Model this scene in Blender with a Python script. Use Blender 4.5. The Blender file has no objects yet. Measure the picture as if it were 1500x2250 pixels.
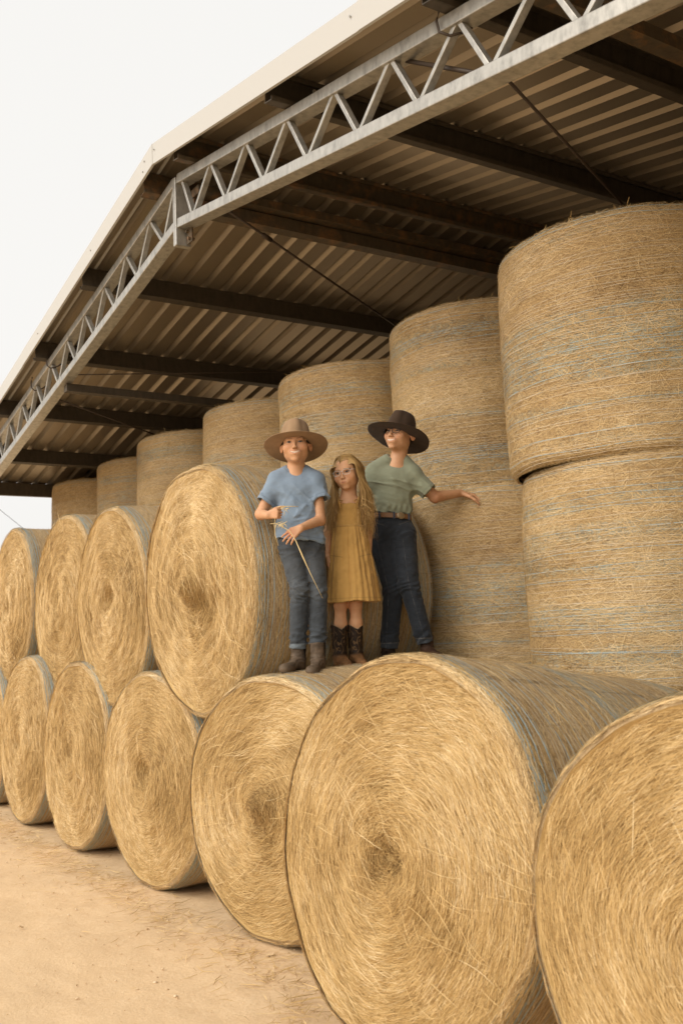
import bpy, math, random
import numpy as np
from mathutils import Vector, Matrix

# ------------------------------------------------------------------ camera, sky, sun
scene = bpy.context.scene
COL = scene.collection
cam_data = bpy.data.cameras.new('camera'); cam = bpy.data.objects.new('camera', cam_data); COL.objects.link(cam)
R_ = Vector((0.53651665, 0.84294768, -0.03986327)); U_ = Vector((0.12648136, -0.03361887, 0.99139913)); F_ = Vector((-0.83435744, 0.53694411, 0.12465426))
m = Matrix.Identity(4)
for i in range(3):
    m[i][0] = R_[i]; m[i][1] = U_[i]; m[i][2] = -F_[i]
m[2][3] = 1.5562
cam.matrix_world = m
cam_data.sensor_fit = 'HORIZONTAL'; cam_data.sensor_width = 36.0
cam_data.lens = 2200.445 / 1500 * 36
cam_data.clip_start = 0.05; cam_data.clip_end = 2000
cam_data.dof.use_dof = True; cam_data.dof.focus_distance = 5.5; cam_data.dof.aperture_fstop = 5.6
scene.camera = cam

SUN_EL, SUN_AZ = math.radians(34), math.radians(177)     # azimuth clockwise from +Y: hazy sun behind the left shoulder
world = bpy.data.worlds.new('World'); scene.world = world; world.use_nodes = True
wn = world.node_tree.nodes; wl = world.node_tree.links; wn.clear()
sky = wn.new('ShaderNodeTexSky'); sky.sky_type = 'NISHITA'; sky.sun_disc = False
sky.sun_elevation = SUN_EL; sky.sun_rotation = SUN_AZ; sky.air_density = 1.0; sky.dust_density = 6.0; sky.ozone_density = 1.0
hs = wn.new('ShaderNodeHueSaturation'); hs.inputs['Saturation'].default_value = 0.10; hs.inputs['Value'].default_value = 1.0
cl = wn.new('ShaderNodeMix'); cl.data_type = 'RGBA'; cl.inputs[0].default_value = 0.8
cl.inputs[7].default_value = (9.35, 9.2, 8.9, 1)                 # even white cloud layer over the sky
bg = wn.new('ShaderNodeBackground'); bg.inputs['Strength'].default_value = 0.105
wo = wn.new('ShaderNodeOutputWorld')
wl.new(sky.outputs[0], hs.inputs['Color']); wl.new(hs.outputs[0], cl.inputs[6]); wl.new(cl.outputs[2], bg.inputs['Color']); wl.new(bg.outputs[0], wo.inputs['Surface'])

sd = bpy.data.lights.new('sun', 'SUN'); sun = bpy.data.objects.new('sun', sd); COL.objects.link(sun)
sd.energy = 2.5; sd.angle = math.radians(60); sd.color = (1.0, 0.89, 0.75)
sv = Vector((math.sin(SUN_AZ) * math.cos(SUN_EL), math.cos(SUN_AZ) * math.cos(SUN_EL), math.sin(SUN_EL)))
sun.rotation_euler = (-sv).to_track_quat('-Z', 'Y').to_euler()
sun.location = (-5, -20, 30)
vs = scene.view_settings; vs.view_transform = 'Standard'; vs.look = 'None'; vs.gamma = 1.0; vs.exposure = 0.17; vs.use_curve_mapping = False
scene.cycles.max_bounces = 8; scene.cycles.diffuse_bounces = 5; scene.cycles.transparent_max_bounces = 8
scene.cycles.use_denoising = True

# ------------------------------------------------------------------ helpers
def link(name, me, parent=None, mats=()):
    o = bpy.data.objects.new(name, me); COL.objects.link(o)
    if me is not None:
        for mt in mats:
            if mt.name not in [x.name for x in me.materials if x]: me.materials.append(mt)
    if parent is not None: o.parent = parent
    return o
def tag(o, label=None, cat=None, group=None, kind=None):
    if label: o['label'] = label
    if cat: o['category'] = cat
    if group: o['group'] = group
    if kind: o['kind'] = kind
    return o
def empty(name, loc, rz=0.0):
    o = bpy.data.objects.new(name, None); o.empty_display_size = 0.2; COL.objects.link(o)
    o.location = loc; o.rotation_euler = (0, 0, rz); return o
def mesh_np(name, V, faces, smooth=False, attrs=None, mat_index=None):
    """V (n,3); faces: list of (k,m) int arrays (k faces of m corners)"""
    me = bpy.data.meshes.new(name)
    V = np.asarray(V, np.float32)
    loops = np.concatenate([f.reshape(-1) for f in faces]).astype(np.int32)
    tot = np.concatenate([np.full(len(f), f.shape[1], np.int32) for f in faces])
    start = np.concatenate([[0], np.cumsum(tot)[:-1]]).astype(np.int32)
    me.vertices.add(len(V)); me.vertices.foreach_set('co', V.ravel())
    me.loops.add(len(loops)); me.loops.foreach_set('vertex_index', loops)
    me.polygons.add(len(tot)); me.polygons.foreach_set('loop_start', start); me.polygons.foreach_set('loop_total', tot)
    if mat_index is not None: me.polygons.foreach_set('material_index', np.asarray(mat_index, np.int32))
    me.polygons.foreach_set('use_smooth', np.full(len(tot), smooth))
    if attrs:
        for k, a in attrs.items():
            a = np.asarray(a, np.float32)
            if a.ndim == 1:
                at = me.attributes.new(k, 'FLOAT', 'POINT'); at.data.foreach_set('value', a)
            else:
                at = me.attributes.new(k, 'FLOAT_VECTOR', 'POINT'); at.data.foreach_set('vector', a.ravel())
    me.update(calc_edges=True); me.validate()
    return me

class MB:
    """collects boxes, bars and tubes for ONE mesh"""
    def __init__(s): s.v = []; s.f = []
    def add(s, vs_, fs):
        b = len(s.v); s.v += [tuple(x) for x in vs_]; s.f += [tuple(b + i for i in f) for f in fs]
    def box(s, c, size, M=None):
        x, y, z = [a / 2 for a in size]
        pts = [Vector((sx * x, sy * y, sz * z)) for sz in (-1, 1) for sy in (-1, 1) for sx in (-1, 1)]
        if M is not None: pts = [M @ p for p in pts]
        pts = [p + Vector(c) for p in pts]
        s.add(pts, [(0, 2, 3, 1), (4, 5, 7, 6), (0, 1, 5, 4), (2, 6, 7, 3), (0, 4, 6, 2), (1, 3, 7, 5)])
    def bar(s, a, b, w, h, side=(0, 1, 0)):
        """box from a to b; w along `side`, h along the third axis"""
        a = Vector(a); b = Vector(b); d = (b - a).normalized(); sd_ = Vector(side); sd_ = (sd_ - d * sd_.dot(d)).normalized(); t = d.cross(sd_)
        pts = []
        for p in (a, b):
            for q, r in ((-1, -1), (1, -1), (1, 1), (-1, 1)): pts.append(p + sd_ * q * w / 2 + t * r * h / 2)
        s.add(pts, [(0, 1, 2, 3), (7, 6, 5, 4), (0, 4, 5, 1), (1, 5, 6, 2), (2, 6, 7, 3), (3, 7, 4, 0)])
    def tube(s, pts, r, n=8):
        pts = [Vector(p) for p in pts]; rr = r if isinstance(r, (list, tuple)) else [r] * len(pts)
        base = len(s.v); up = Vector((0, 0, 1))
        for i, p in enumerate(pts):
            d = (pts[min(i + 1, len(pts) - 1)] - pts[max(i - 1, 0)]).normalized()
            if abs(d.dot(up)) > 0.95: up = Vector((1, 0, 0))
            u = d.cross(up).normalized(); w = d.cross(u)
            for k in range(n):
                a = 2 * math.pi * k / n; s.v.append(tuple(p + (u * math.cos(a) + w * math.sin(a)) * rr[i]))
        for i in range(len(pts) - 1):
            for k in range(n):
                a = base + i * n + k; b = base + i * n + (k + 1) % n
                s.f.append((a, b, b + n, a + n))
        s.f.append(tuple(base + k for k in range(n))[::-1]); e = base + (len(pts) - 1) * n; s.f.append(tuple(e + k for k in range(n)))
    def build(s, name, mat, parent=None, smooth=False, bevel=0):
        me = bpy.data.meshes.new(name); me.from_pydata(s.v, [], s.f); me.update()
        if smooth: me.polygons.foreach_set('use_smooth', [True] * len(me.polygons))
        o = link(name, me, parent, [mat])
        if bevel:
            b = o.modifiers.new('bevel', 'BEVEL'); b.width = bevel; b.segments = 2; b.limit_method = 'ANGLE'
        return o

# value noise in numpy
def _hash(i, j, k, seed):
    n = (i * 374761393 + j * 668265263 + k * 2147483647 + seed * 974711) & 0xffffffff
    n = ((n ^ (n >> 13)) * 1274126177) & 0xffffffff
    return ((n ^ (n >> 16)) & 0xffff) / 65535.0
def vnoise(P, scale=1.0, seed=0):
    P = np.asarray(P, float) * scale; I = np.floor(P).astype(np.int64); f = P - I; f = f * f * (3 - 2 * f); out = 0
    for a in (0, 1):
        for b in (0, 1):
            for c in (0, 1):
                w = (f[..., 0] if a else 1 - f[..., 0]) * (f[..., 1] if b else 1 - f[..., 1]) * (f[..., 2] if c else 1 - f[..., 2])
                out = out + w * _hash(I[..., 0] + a, I[..., 1] + b, I[..., 2] + c, seed)
    return out * 2 - 1
def fbm(P, scale=1.0, seed=0, octv=3):
    return sum(vnoise(P, scale * 2 ** o, seed + o) / 2 ** o for o in range(octv))

# ------------------------------------------------------------------ materials
def newmat(name):
    mt = bpy.data.materials.new(name); mt.use_nodes = True; nt = mt.node_tree; p = nt.nodes['Principled BSDF']; return mt, nt, p
def ramp(nt, stops, fac=None):
    r = nt.nodes.new('ShaderNodeValToRGB'); e = r.color_ramp.elements
    while len(e) < len(stops): e.new(0.5)
    for i, (p, c) in enumerate(stops): e[i].position = p; e[i].color = (*c, 1)
    if fac is not None: nt.links.new(fac, r.inputs[0])
    return r
def noise(nt, vec, scale, detail=4, rough=0.6, dist=0.0):
    n = nt.nodes.new('ShaderNodeTexNoise'); n.inputs['Scale'].default_value = scale; n.inputs['Detail'].default_value = detail
    n.inputs['Roughness'].default_value = rough; n.inputs['Distortion'].default_value = dist
    if vec is not None: nt.links.new(vec, n.inputs['Vector'])
    return n
def mapping(nt, vec, scale=(1, 1, 1), loc=(0, 0, 0)):
    m_ = nt.nodes.new('ShaderNodeMapping'); m_.inputs['Scale'].default_value = scale; m_.inputs['Location'].default_value = loc
    nt.links.new(vec, m_.inputs['Vector']); return m_.outputs[0]
def mixc(nt, fac, a, b, mode='MIX'):
    x = nt.nodes.new('ShaderNodeMix'); x.data_type = 'RGBA'; x.blend_type = mode
    for s_, v in ((0, fac), (6, a), (7, b)):
        if hasattr(v, 'links'): nt.links.new(v, x.inputs[s_])
        else: x.inputs[s_].default_value = v if s_ == 0 else (*v, 1)
    return x.outputs[2]
def mth(nt, op, a, b=None, clamp=False):
    x = nt.nodes.new('ShaderNodeMath'); x.operation = op; x.use_clamp = clamp
    for s_, v in ((0, a), (1, b)):
        if v is None: continue
        if hasattr(v, 'links'): nt.links.new(v, x.inputs[s_])
        else: x.inputs[s_].default_value = v
    return x.outputs[0]
def attr(nt, name, out='Fac'):
    a = nt.nodes.new('ShaderNodeAttribute'); a.attribute_name = name; return a.outputs[out]
def bump(nt, p, h, strength=0.5, dist=0.01):
    b = nt.nodes.new('ShaderNodeBump'); b.inputs['Strength'].default_value = strength; b.inputs['Distance'].default_value = dist
    nt.links.new(h, b.inputs['Height']); nt.links.new(b.outputs[0], p.inputs['Normal'])

def m_straw(name, gold=1.0):
    mt, nt, p = newmat(name)
    v = attr(nt, 'v')
    r = ramp(nt, [(0.0, (.14, .074, .022)), (.22, (.37, .228, .080)), (.5, (.565, .375, .148)), (.8, (.70, .508, .24)), (1, (.83, .67, .40))], v)
    c = r.outputs[0]
    if gold != 1.0:
        h = nt.nodes.new('ShaderNodeHueSaturation'); h.inputs['Saturation'].default_value = gold; nt.links.new(c, h.inputs['Color']); c = h.outputs[0]
    nt.links.new(c, p.inputs['Base Color']); p.inputs['Roughness'].default_value = .55; p.inputs['Specular IOR Level'].default_value = .35
    return mt
STRAW = m_straw('straw_blades')
STRAW_NET = m_straw('straw_under_net', 0.95)

def m_face():
    mt, nt, p = newmat('packed_straw_end')
    pc = attr(nt, 'pc', 'Vector')
    n1 = noise(nt, mapping(nt, pc, (9, 130, 1)), 1.0, 5, .65)
    n2 = noise(nt, mapping(nt, pc, (3, 14, 1)), 1.0, 3, .6)
    f = mth(nt, 'ADD', mth(nt, 'MULTIPLY', n1.outputs[0], .75), mth(nt, 'MULTIPLY', n2.outputs[0], .25))
    r = ramp(nt, [(.28, (.28, .165, .055)), (.42, (.43, .275, .10)), (.56, (.55, .375, .155)), (.70, (.64, .47, .215))], f)
    nt.links.new(r.outputs[0], p.inputs['Base Color']); p.inputs['Roughness'].default_value = .8
    bump(nt, p, f, .9, .02)
    return mt
FACE = m_face()

def m_wrap():
    mt, nt, p = newmat('net_wrapped_straw')
    pc = attr(nt, 'pc', 'Vector')          # x round the bale, y along its axis, z random per bale
    n1 = noise(nt, mapping(nt, pc, (14, 95, 1)), 1.0, 5, .7)
    n3 = noise(nt, mapping(nt, pc, (60, 60, 1)), 1.0, 4, .7)
    f = mth(nt, 'ADD', mth(nt, 'MULTIPLY', n1.outputs[0], .5), mth(nt, 'MULTIPLY', n3.outputs[0], .5))
    straw = ramp(nt, [(.30, (.17, .105, .052)), (.43, (.37, .255, .130)), (.57, (.52, .375, .195)), (.72, (.66, .51, .29))], f)
    grey = ramp(nt, [(.32, (.20, .20, .145)), (.5, (.36, .365, .29)), (.7, (.52, .52, .43))], f)
    band = attr(nt, 'band')
    n2 = noise(nt, mapping(nt, pc, (1.6, 26, 3)), 1.0, 4, .65, .3)
    b = mth(nt, 'ADD', band, mth(nt, 'MULTIPLY', mth(nt, 'SUBTRACT', n2.outputs[0], .5), 1.9))
    br = ramp(nt, [(.30, (0, 0, 0)), (.75, (1, 1, 1))], b)
    c = mixc(nt, br.outputs[0], straw.outputs[0], grey.outputs[0])
    nt.links.new(c, p.inputs['Base Color']); p.inputs['Roughness'].default_value = .8
    bump(nt, p, f, .9, .015)
    return mt
WRAP = m_wrap()
def m_flat(name, c, rough=.6, spec=.3, metal=0.0):
    mt, nt, p = newmat(name); p.inputs['Base Color'].default_value = (*c, 1); p.inputs['Roughness'].default_value = rough
    p.inputs['Specular IOR Level'].default_value = spec; p.inputs['Metallic'].default_value = metal; return mt
NET_PALE = m_flat('pale_net_thread', (.55, .46, .33), .5)
NET_BLUE = m_flat('blue_net_thread', (.33, .44, .47), .5)

# ------------------------------------------------------------------ straw blades
rng = np.random.default_rng(7)
def blades(P, T, N, length, width, curl=0.12, lift=0.0, tiltmax=0.8, nseg=3, rng=rng, vv=None):
    """thin bent strips: P centres, T unit direction, N surface normal -> verts, quads, v"""
    n = len(P); T = T / np.linalg.norm(T, axis=1, keepdims=True)
    N = N - (N * T).sum(1, keepdims=True) * T; N /= np.linalg.norm(N, axis=1, keepdims=True)
    B = np.cross(N, T)
    tilt = rng.uniform(-tiltmax, tiltmax, n)[:, None]
    W = B * np.cos(tilt) + N * np.sin(tilt)
    L = np.broadcast_to(length, n)[:, None]; w = np.broadcast_to(width, n)[:, None]
    cb = rng.normal(0, curl, n)[:, None]; cn = rng.normal(0, curl * .35, n)[:, None]
    lf = np.broadcast_to(lift, n)[:, None] * rng.uniform(-1, 1, n)[:, None]
    vs_ = []
    for i in range(nseg + 1):
        t = i / nseg - .5
        C = P + T * L * t + (B * cb + N * cn) * L * (t * t - .08) * 2 + N * lf * L * t
        ww = w * (1 - .5 * abs(2 * t) ** 3) * .5
        vs_ += [C - W * ww, C + W * ww]
    A = np.stack(vs_, 1)                                      # n, 2(nseg+1), 3
    k = 2 * (nseg + 1); base = (np.arange(n) * k)[:, None]
    Q = np.concatenate([base + np.array([2 * i, 2 * i + 1, 2 * i + 3, 2 * i + 2]) for i in range(nseg)], 0)
    if vv is None: vv = rng.beta(2.6, 2.0, n)
    return A.reshape(-1, 3), Q, np.repeat(vv, k)

def merge(parts):
    """parts: list of (V, F(k,4), attrs dict, matindex)"""
    off = 0; Vs = []; Fs = []; mi = []; keys = set().union(*[set(p[2]) for p in parts]); at = {k: [] for k in keys}
    for V, F, a, m_ in parts:
        Vs.append(V); Fs.append(F + off); mi.append(np.full(len(F), m_)); off += len(V)
        for k in keys:
            if k in a: at[k].append(np.asarray(a[k], float))
            else: at[k].append(np.zeros((len(V), 3)) if k == 'pc' else np.zeros(len(V)))
    return np.concatenate(Vs), [np.concatenate(Fs)], {k: np.concatenate(v) for k, v in at.items()}, np.concatenate(mi)

# ------------------------------------------------------------------ bales
BR, BL = 0.74, 1.24
def ring_grid(nv, nu, closed=True):
    i, j = np.meshgrid(np.arange(nv - 1), np.arange(nu), indexing='ij'); a = i * nu + j; b = i * nu + (j + 1) % nu
    return np.stack([a, b, b + nu, a + nu], -1).reshape(-1, 4)

ROUND = [.060, .034]
def shell_r(th, y, seed, amp=.012, taper=0.0):
    """radius of the wrapped side at angle th and axial distance y (0 = front end)"""
    P = np.stack([np.cos(th) * 1.0, np.sin(th) * 1.0, y], -1)
    e = ROUND[0]
    d0 = np.clip(e - y, 0, e) / e; d1 = np.clip(e - (BL - y), 0, e) / e
    rnd = np.where(d0 > 0, 1 - np.sqrt(np.clip(1 - d0 ** 2, 0, 1)), 0) * ROUND[1] + np.where(d1 > 0, 1 - np.sqrt(np.clip(1 - d1 ** 2, 0, 1)), 0) * ROUND[1]
    return BR * (1 + (fbm(P, 1.3, seed, 2) * .018 + fbm(P, 3.5, seed + 7, 3) * .010)) - rnd + .012 * np.sin(np.pi * y / BL) - taper * y / BL * (0.5 + 0.5 * np.sin(th))

def make_side(seed, n_blades, taper=0.0, upright=False, nring=72):
    r_ = np.random.default_rng(seed); n_blades = int(n_blades * 2.0)
    nu = 160; ys = np.concatenate([np.linspace(0, .12, 8)[:-1], np.linspace(.12, BL - .12, 22), np.linspace(BL - .12, BL, 8)[1:]])
    th = np.linspace(0, 2 * np.pi, nu, endpoint=False)
    Y, TH = np.meshgrid(ys, th, indexing='ij')
    Rr = shell_r(TH, Y, seed, taper=taper)
    V = np.stack([Rr * np.cos(TH), Y, Rr * np.sin(TH)], -1).reshape(-1, 3)
    def bandf(y, t):
        e = (1.0 if upright else .7) * np.exp(-((y - .05) / (.07 if upright else .030)) ** 2) + np.exp(-((y - BL + .08) / .09) ** 2)
        if upright:
            c = np.random.default_rng(seed + 5).uniform(.12, 1.1, 6); s = np.random.default_rng(seed + 6).uniform(.03, .08, 6)
            m_ = sum(np.exp(-((y - ci - .02 * np.sin(t * 2 + i)) / si) ** 2) for i, (ci, si) in enumerate(zip(c, s)))
            return np.clip(.80 * m_ + .35 * e + .0, 0, 1)
        m_ = np.exp(-((y - .62) / .16) ** 2)
        return np.clip(.55 * e + .45 * m_ + .12, 0, 1)
    side = (V, ring_grid(len(ys), nu), {'pc': np.stack([TH * BR, Y, np.full_like(Y, seed)], -1).reshape(-1, 3), 'band': bandf(Y, TH).ravel()}, 0)
    # net threads: thin rings that wander a little
    parts = [side]; nv = 120; tt = np.linspace(0, 2 * np.pi, nv, endpoint=False)
    extra = [] if upright else [.022, .030, .045, .058, .075, .11]
    for k in range(nring + len(extra)):
        y0 = extra[k - nring] if k >= nring else .008 + (BL - .016) * (k + r_.uniform(-.25, .25)) / (nring - 1)
        y0 = min(max(y0, .004), BL - .004)
        if upright and r_.random() < .35: continue
        wob = .006 * np.sin(tt * r_.integers(1, 4) + r_.uniform(0, 6)) + .003 * np.sin(tt * r_.integers(5, 11) + r_.uniform(0, 6))
        yy = np.clip(y0 + wob, .003, BL - .003); wd = .0013 if k < nring else .0024
        rr_ = shell_r(tt, yy, seed, taper=taper) + .006
        a = np.stack([rr_ * np.cos(tt), yy - wd, rr_ * np.sin(tt)], -1); b = np.stack([rr_ * np.cos(tt), yy + wd, rr_ * np.sin(tt)], -1)
        bl = bandf(np.array([y0]), np.array([0.]))[0]
        blue = k >= nring or r_.random() < (np.clip(bl * .9, 0, .75))
        parts.append((np.concatenate([a, b]), ring_grid(2, nv), {}, 2 if blue else 1))
    # straw pressed under the net
    t = r_.uniform(0, 2 * np.pi, n_blades); y = r_.uniform(.0, BL - .0, n_blades); rim = r_.random(n_blades) < (.05 if upright else .22); y = np.where(rim, r_.uniform(0, 1, n_blades) ** 1.5 * .07 * np.where(upright, -1, 1) + (BL if upright else 0), y); y = np.clip(y, .0005, BL - .0005)
    rr_ = shell_r(t, y, seed, taper=taper) + r_.uniform(-.001, .007, n_blades)
    ny = -np.clip(1 - y / .05, 0, 1) * 1.2 + np.clip(1 - (BL - y) / .05, 0, 1) * 1.2; P = np.stack([rr_ * np.cos(t), y - .004 * (y < .03), rr_ * np.sin(t)], -1); N = np.stack([np.cos(t), ny, np.sin(t)], -1)
    Tc = np.stack([-np.sin(t), 0 * t, np.cos(t)], -1); A = np.array([0, 1, 0])
    ang = r_.normal(0, .45 if upright else .3, n_blades); wild = r_.random(n_blades) < (.38 if upright else .14); ang[wild] = r_.uniform(-1.57, 1.57, wild.sum())
    T = Tc * np.cos(ang)[:, None] + A * np.sin(ang)[:, None]
    Lb = r_.uniform(.05, .15, n_blades) * np.where(wild, 1.2, 1); 
    vv = np.clip(.04 + .96 * r_.beta(1.9, 1.6, n_blades), 0, 1)
    vv[rim] = np.clip(vv[rim] + .06, 0, 1); gy = fbm(np.stack([np.cos(t), np.sin(t), y * 3.2], -1), 1.5, seed + 60, 3); vv = np.clip(vv + .22 * gy - .12 * bandf(y, t), 0, 1)
    VV, Q, v = blades(P, T, N, Lb, r_.uniform(.0009, .0020, n_blades), .05, .02, .45, 2, r_, vv)
    # bend over the curve
    rad = np.hypot(VV[:, 0], VV[:, 2]); want = shell_r(np.arctan2(VV[:, 2], VV[:, 0]), np.clip(VV[:, 1], 0, BL), seed, taper=taper) + .003
    s_ = np.where(rad < want, want / rad, 1); s_ = np.where(rad > want + .01, (want + .01) / rad, s_)
    VV[:, 0] *= s_; VV[:, 2] *= s_
    VV[:, 1] = np.clip(VV[:, 1], -.010, BL + .010)
    parts.append((VV, Q, {'v': v}, 3))
    return merge(parts)

def face_y(rho, th, seed, mess=1.0):
    P = np.stack([rho * np.cos(th), rho * np.sin(th), 0 * rho], -1)
    q = rho / (BR - .08)
    rip = .0022 * np.sin(rho * 62 + th + 3 * vnoise(P, 2.0, seed + 3)) * mess
    hol = (.06, -.05, .09, .03)[seed % 4]
    core = hol * np.exp(-(np.hypot(rho * np.cos(th) - .02, rho * np.sin(th) + .03) / .085) ** 2) * mess
    return .012 - .045 * (1 - q ** 2) + rip + core - .022 * fbm(P, 3.2, seed, 3) * np.clip(1.3 - q, 0, 1) * mess - .010 * fbm(P, 11, seed + 9, 2) * np.clip(1.3 - q, .1, 1)

def make_face(seed, n_blades, mess=1.0, wide=1.0, back=False, side_seed=None, taper=0.0):
    n_blades = int(n_blades * 3.4)
    r_ = np.random.default_rng(seed + 100)
    nu = 128; rh = np.concatenate([[.0005], np.linspace(.02, BR - .075, 44)]); th = np.linspace(0, 2 * np.pi, nu, endpoint=False)
    RH, TH = np.meshgrid(rh, th, indexing='ij'); Y = face_y(RH, TH, seed, mess)
    # last ring meets the wrapped shoulder
    V = np.stack([RH * np.cos(TH), Y, RH * np.sin(TH)], -1).reshape(-1, 3)
    V2 = V[-nu:].copy(); V2[:, 0] *= 1.015; V2[:, 2] *= 1.015; V2[:, 1] = .04; V[-nu:, 1] = .001
    V = np.concatenate([V, V2])
    F = ring_grid(len(rh) + 1, nu)[:, ::-1]
    pc = np.stack([np.append(TH, TH[-1:], 0) * .5, np.append(RH, RH[-1:] * 1.04, 0), np.full((len(rh) + 1, nu), seed)], -1).reshape(-1, 3)
    parts = [(V, F, {'pc': pc}, 0)]
    if n_blades:
        n = n_blades
        rho = (BR - .075) * np.sqrt(r_.uniform(0.0005, 1, n)); t = r_.uniform(0, 2 * np.pi, n)
        off = r_.uniform(0, 1, n) ** 2.0 * .012
        q = rho / BR
        T = np.stack([-np.sin(t), 0 * t, np.cos(t)], -1); Rd = np.stack([np.cos(t), 0 * t, np.sin(t)], -1)
        P2 = np.stack([rho * np.cos(t), rho * np.sin(t), 0 * t], -1)
        flow = .20 * fbm(P2, 2.5, seed + 21, 2)
        ang = flow + r_.normal(0, .16 + .55 * np.exp(-(rho / .14) ** 2), n) - .10
        wild = r_.random(n) < .045 * mess; ang[wild] = r_.uniform(-1.57, 1.57, wild.sum())
        T = T * np.cos(ang)[:, None] + Rd * np.sin(ang)[:, None]
        P = np.stack([rho * np.cos(t), face_y(rho, t, seed, mess) - off, rho * np.sin(t)], -1)
        N = np.tile([0, -1., 0], (n, 1)) + r_.normal(0, .15, (n, 3))
        L = np.minimum(r_.uniform(.025, .10, n), .05 + rho * .6) * r_.uniform(.6, 1.1, n)
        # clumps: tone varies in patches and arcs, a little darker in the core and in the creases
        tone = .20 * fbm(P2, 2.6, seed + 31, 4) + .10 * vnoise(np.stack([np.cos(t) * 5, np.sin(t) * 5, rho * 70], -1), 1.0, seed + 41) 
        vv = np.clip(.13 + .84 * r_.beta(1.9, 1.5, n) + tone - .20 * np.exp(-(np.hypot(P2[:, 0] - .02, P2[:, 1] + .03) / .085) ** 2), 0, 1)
        VV, Q, v = blades(P, T, N, L, r_.uniform(.0009, .0019, n) * wide, .03, .05, .5, 2, r_, vv)
        rad = np.hypot(VV[:, 0], VV[:, 2]); ok = np.clip((BR - .062) / np.maximum(rad, 1e-5), 0, 1); VV[:, 0] *= ok; VV[:, 2] *= ok
        parts.append((VV, Q, {'v': v}, 1))
        # loose strands that hang down over the face
        n = int(n_blades * .005 * mess); rho = (BR - .12) * np.sqrt(r_.uniform(0.01, 1, n)); t = r_.uniform(0, 2 * np.pi, n)
        P = np.stack([rho * np.cos(t), face_y(rho, t, seed, mess) - r_.uniform(.012, .035, n), rho * np.sin(t) - .04], -1)
        T = np.stack([r_.normal(0, .35, n), r_.normal(0, .12, n), np.full(n, 1.)], -1)
        VV, Q, v = blades(P, T, np.tile([0, -1., 0], (n, 1)), r_.uniform(.08, .22, n), r_.uniform(.0010, .0017, n) * wide, .08, .12, .9, 4, r_, np.clip(r_.beta(3, 1.5, n), 0, 1))
        parts.append((VV, Q, {'v': v}, 1))
    V, F, A, mi = merge(parts)
    # stretch so that the straw meets the wrapped rim all round
    ta = np.arctan2(V[:, 2], V[:, 0]); ss = seed if side_seed is None else side_seed; k = shell_r(ta, 0 * ta + (BL if back else 0.0), ss, taper=taper) / (BR - .075)
    V[:, 0] *= k; V[:, 2] *= k
    if back: V[:, 1] = BL - V[:, 1]; F = [F[0][:, ::-1]]
    return V, F, A, mi

def lying_bale(label, x, y, zc, rx, rz, yaw_k, shear, seed, nf, ns, taper=0.0, mess=1.0, wide=1.0, roll=0.0, group='round bales lying in the stack'):
    """x,y = front end centre; axis along +Y, cross-section an ellipse rx, rz that leans by shear"""
    root = empty('round_bale', (x, y, zc - rz))
    tag(root, label, 'hay bale', group)
    def place(V):
        V = V.copy(); c, s = math.cos(roll), math.sin(roll)
        X = V[:, 0] * c - V[:, 2] * s; Z = V[:, 0] * s + V[:, 2] * c
        dy = V[:, 1]
        X2 = X * rx / BR + shear * Z / BR; Z2 = Z * rz / BR
        if taper: Z2 = Z2 - taper * .5 * (dy / BL) * (1 + Z / BR) * .9
        Y2 = dy + yaw_k * X2
        return np.stack([X2, Y2, Z2 + rz], -1)
    V, F, A, mi = make_side(seed, ns)
    o = link('net_wrap', mesh_np('net_wrap', place(V), F, False, A, mi), root, [WRAP, NET_PALE, NET_BLUE, STRAW_NET])
    nsm = o.data.polygons
    V, F, A, mi = make_face(seed, nf, mess, wide, side_seed=seed, taper=0)
    link('straw_end', mesh_np('straw_end', place(V), F, False, A, mi), root, [FACE, STRAW])
    V, F, A, mi = make_face(seed + 50, 0, .6, 1, True, side_seed=seed)
    link('straw_end', mesh_np('straw_end', place(V), F, False, A, mi), root, [FACE, STRAW])
    return root

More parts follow.
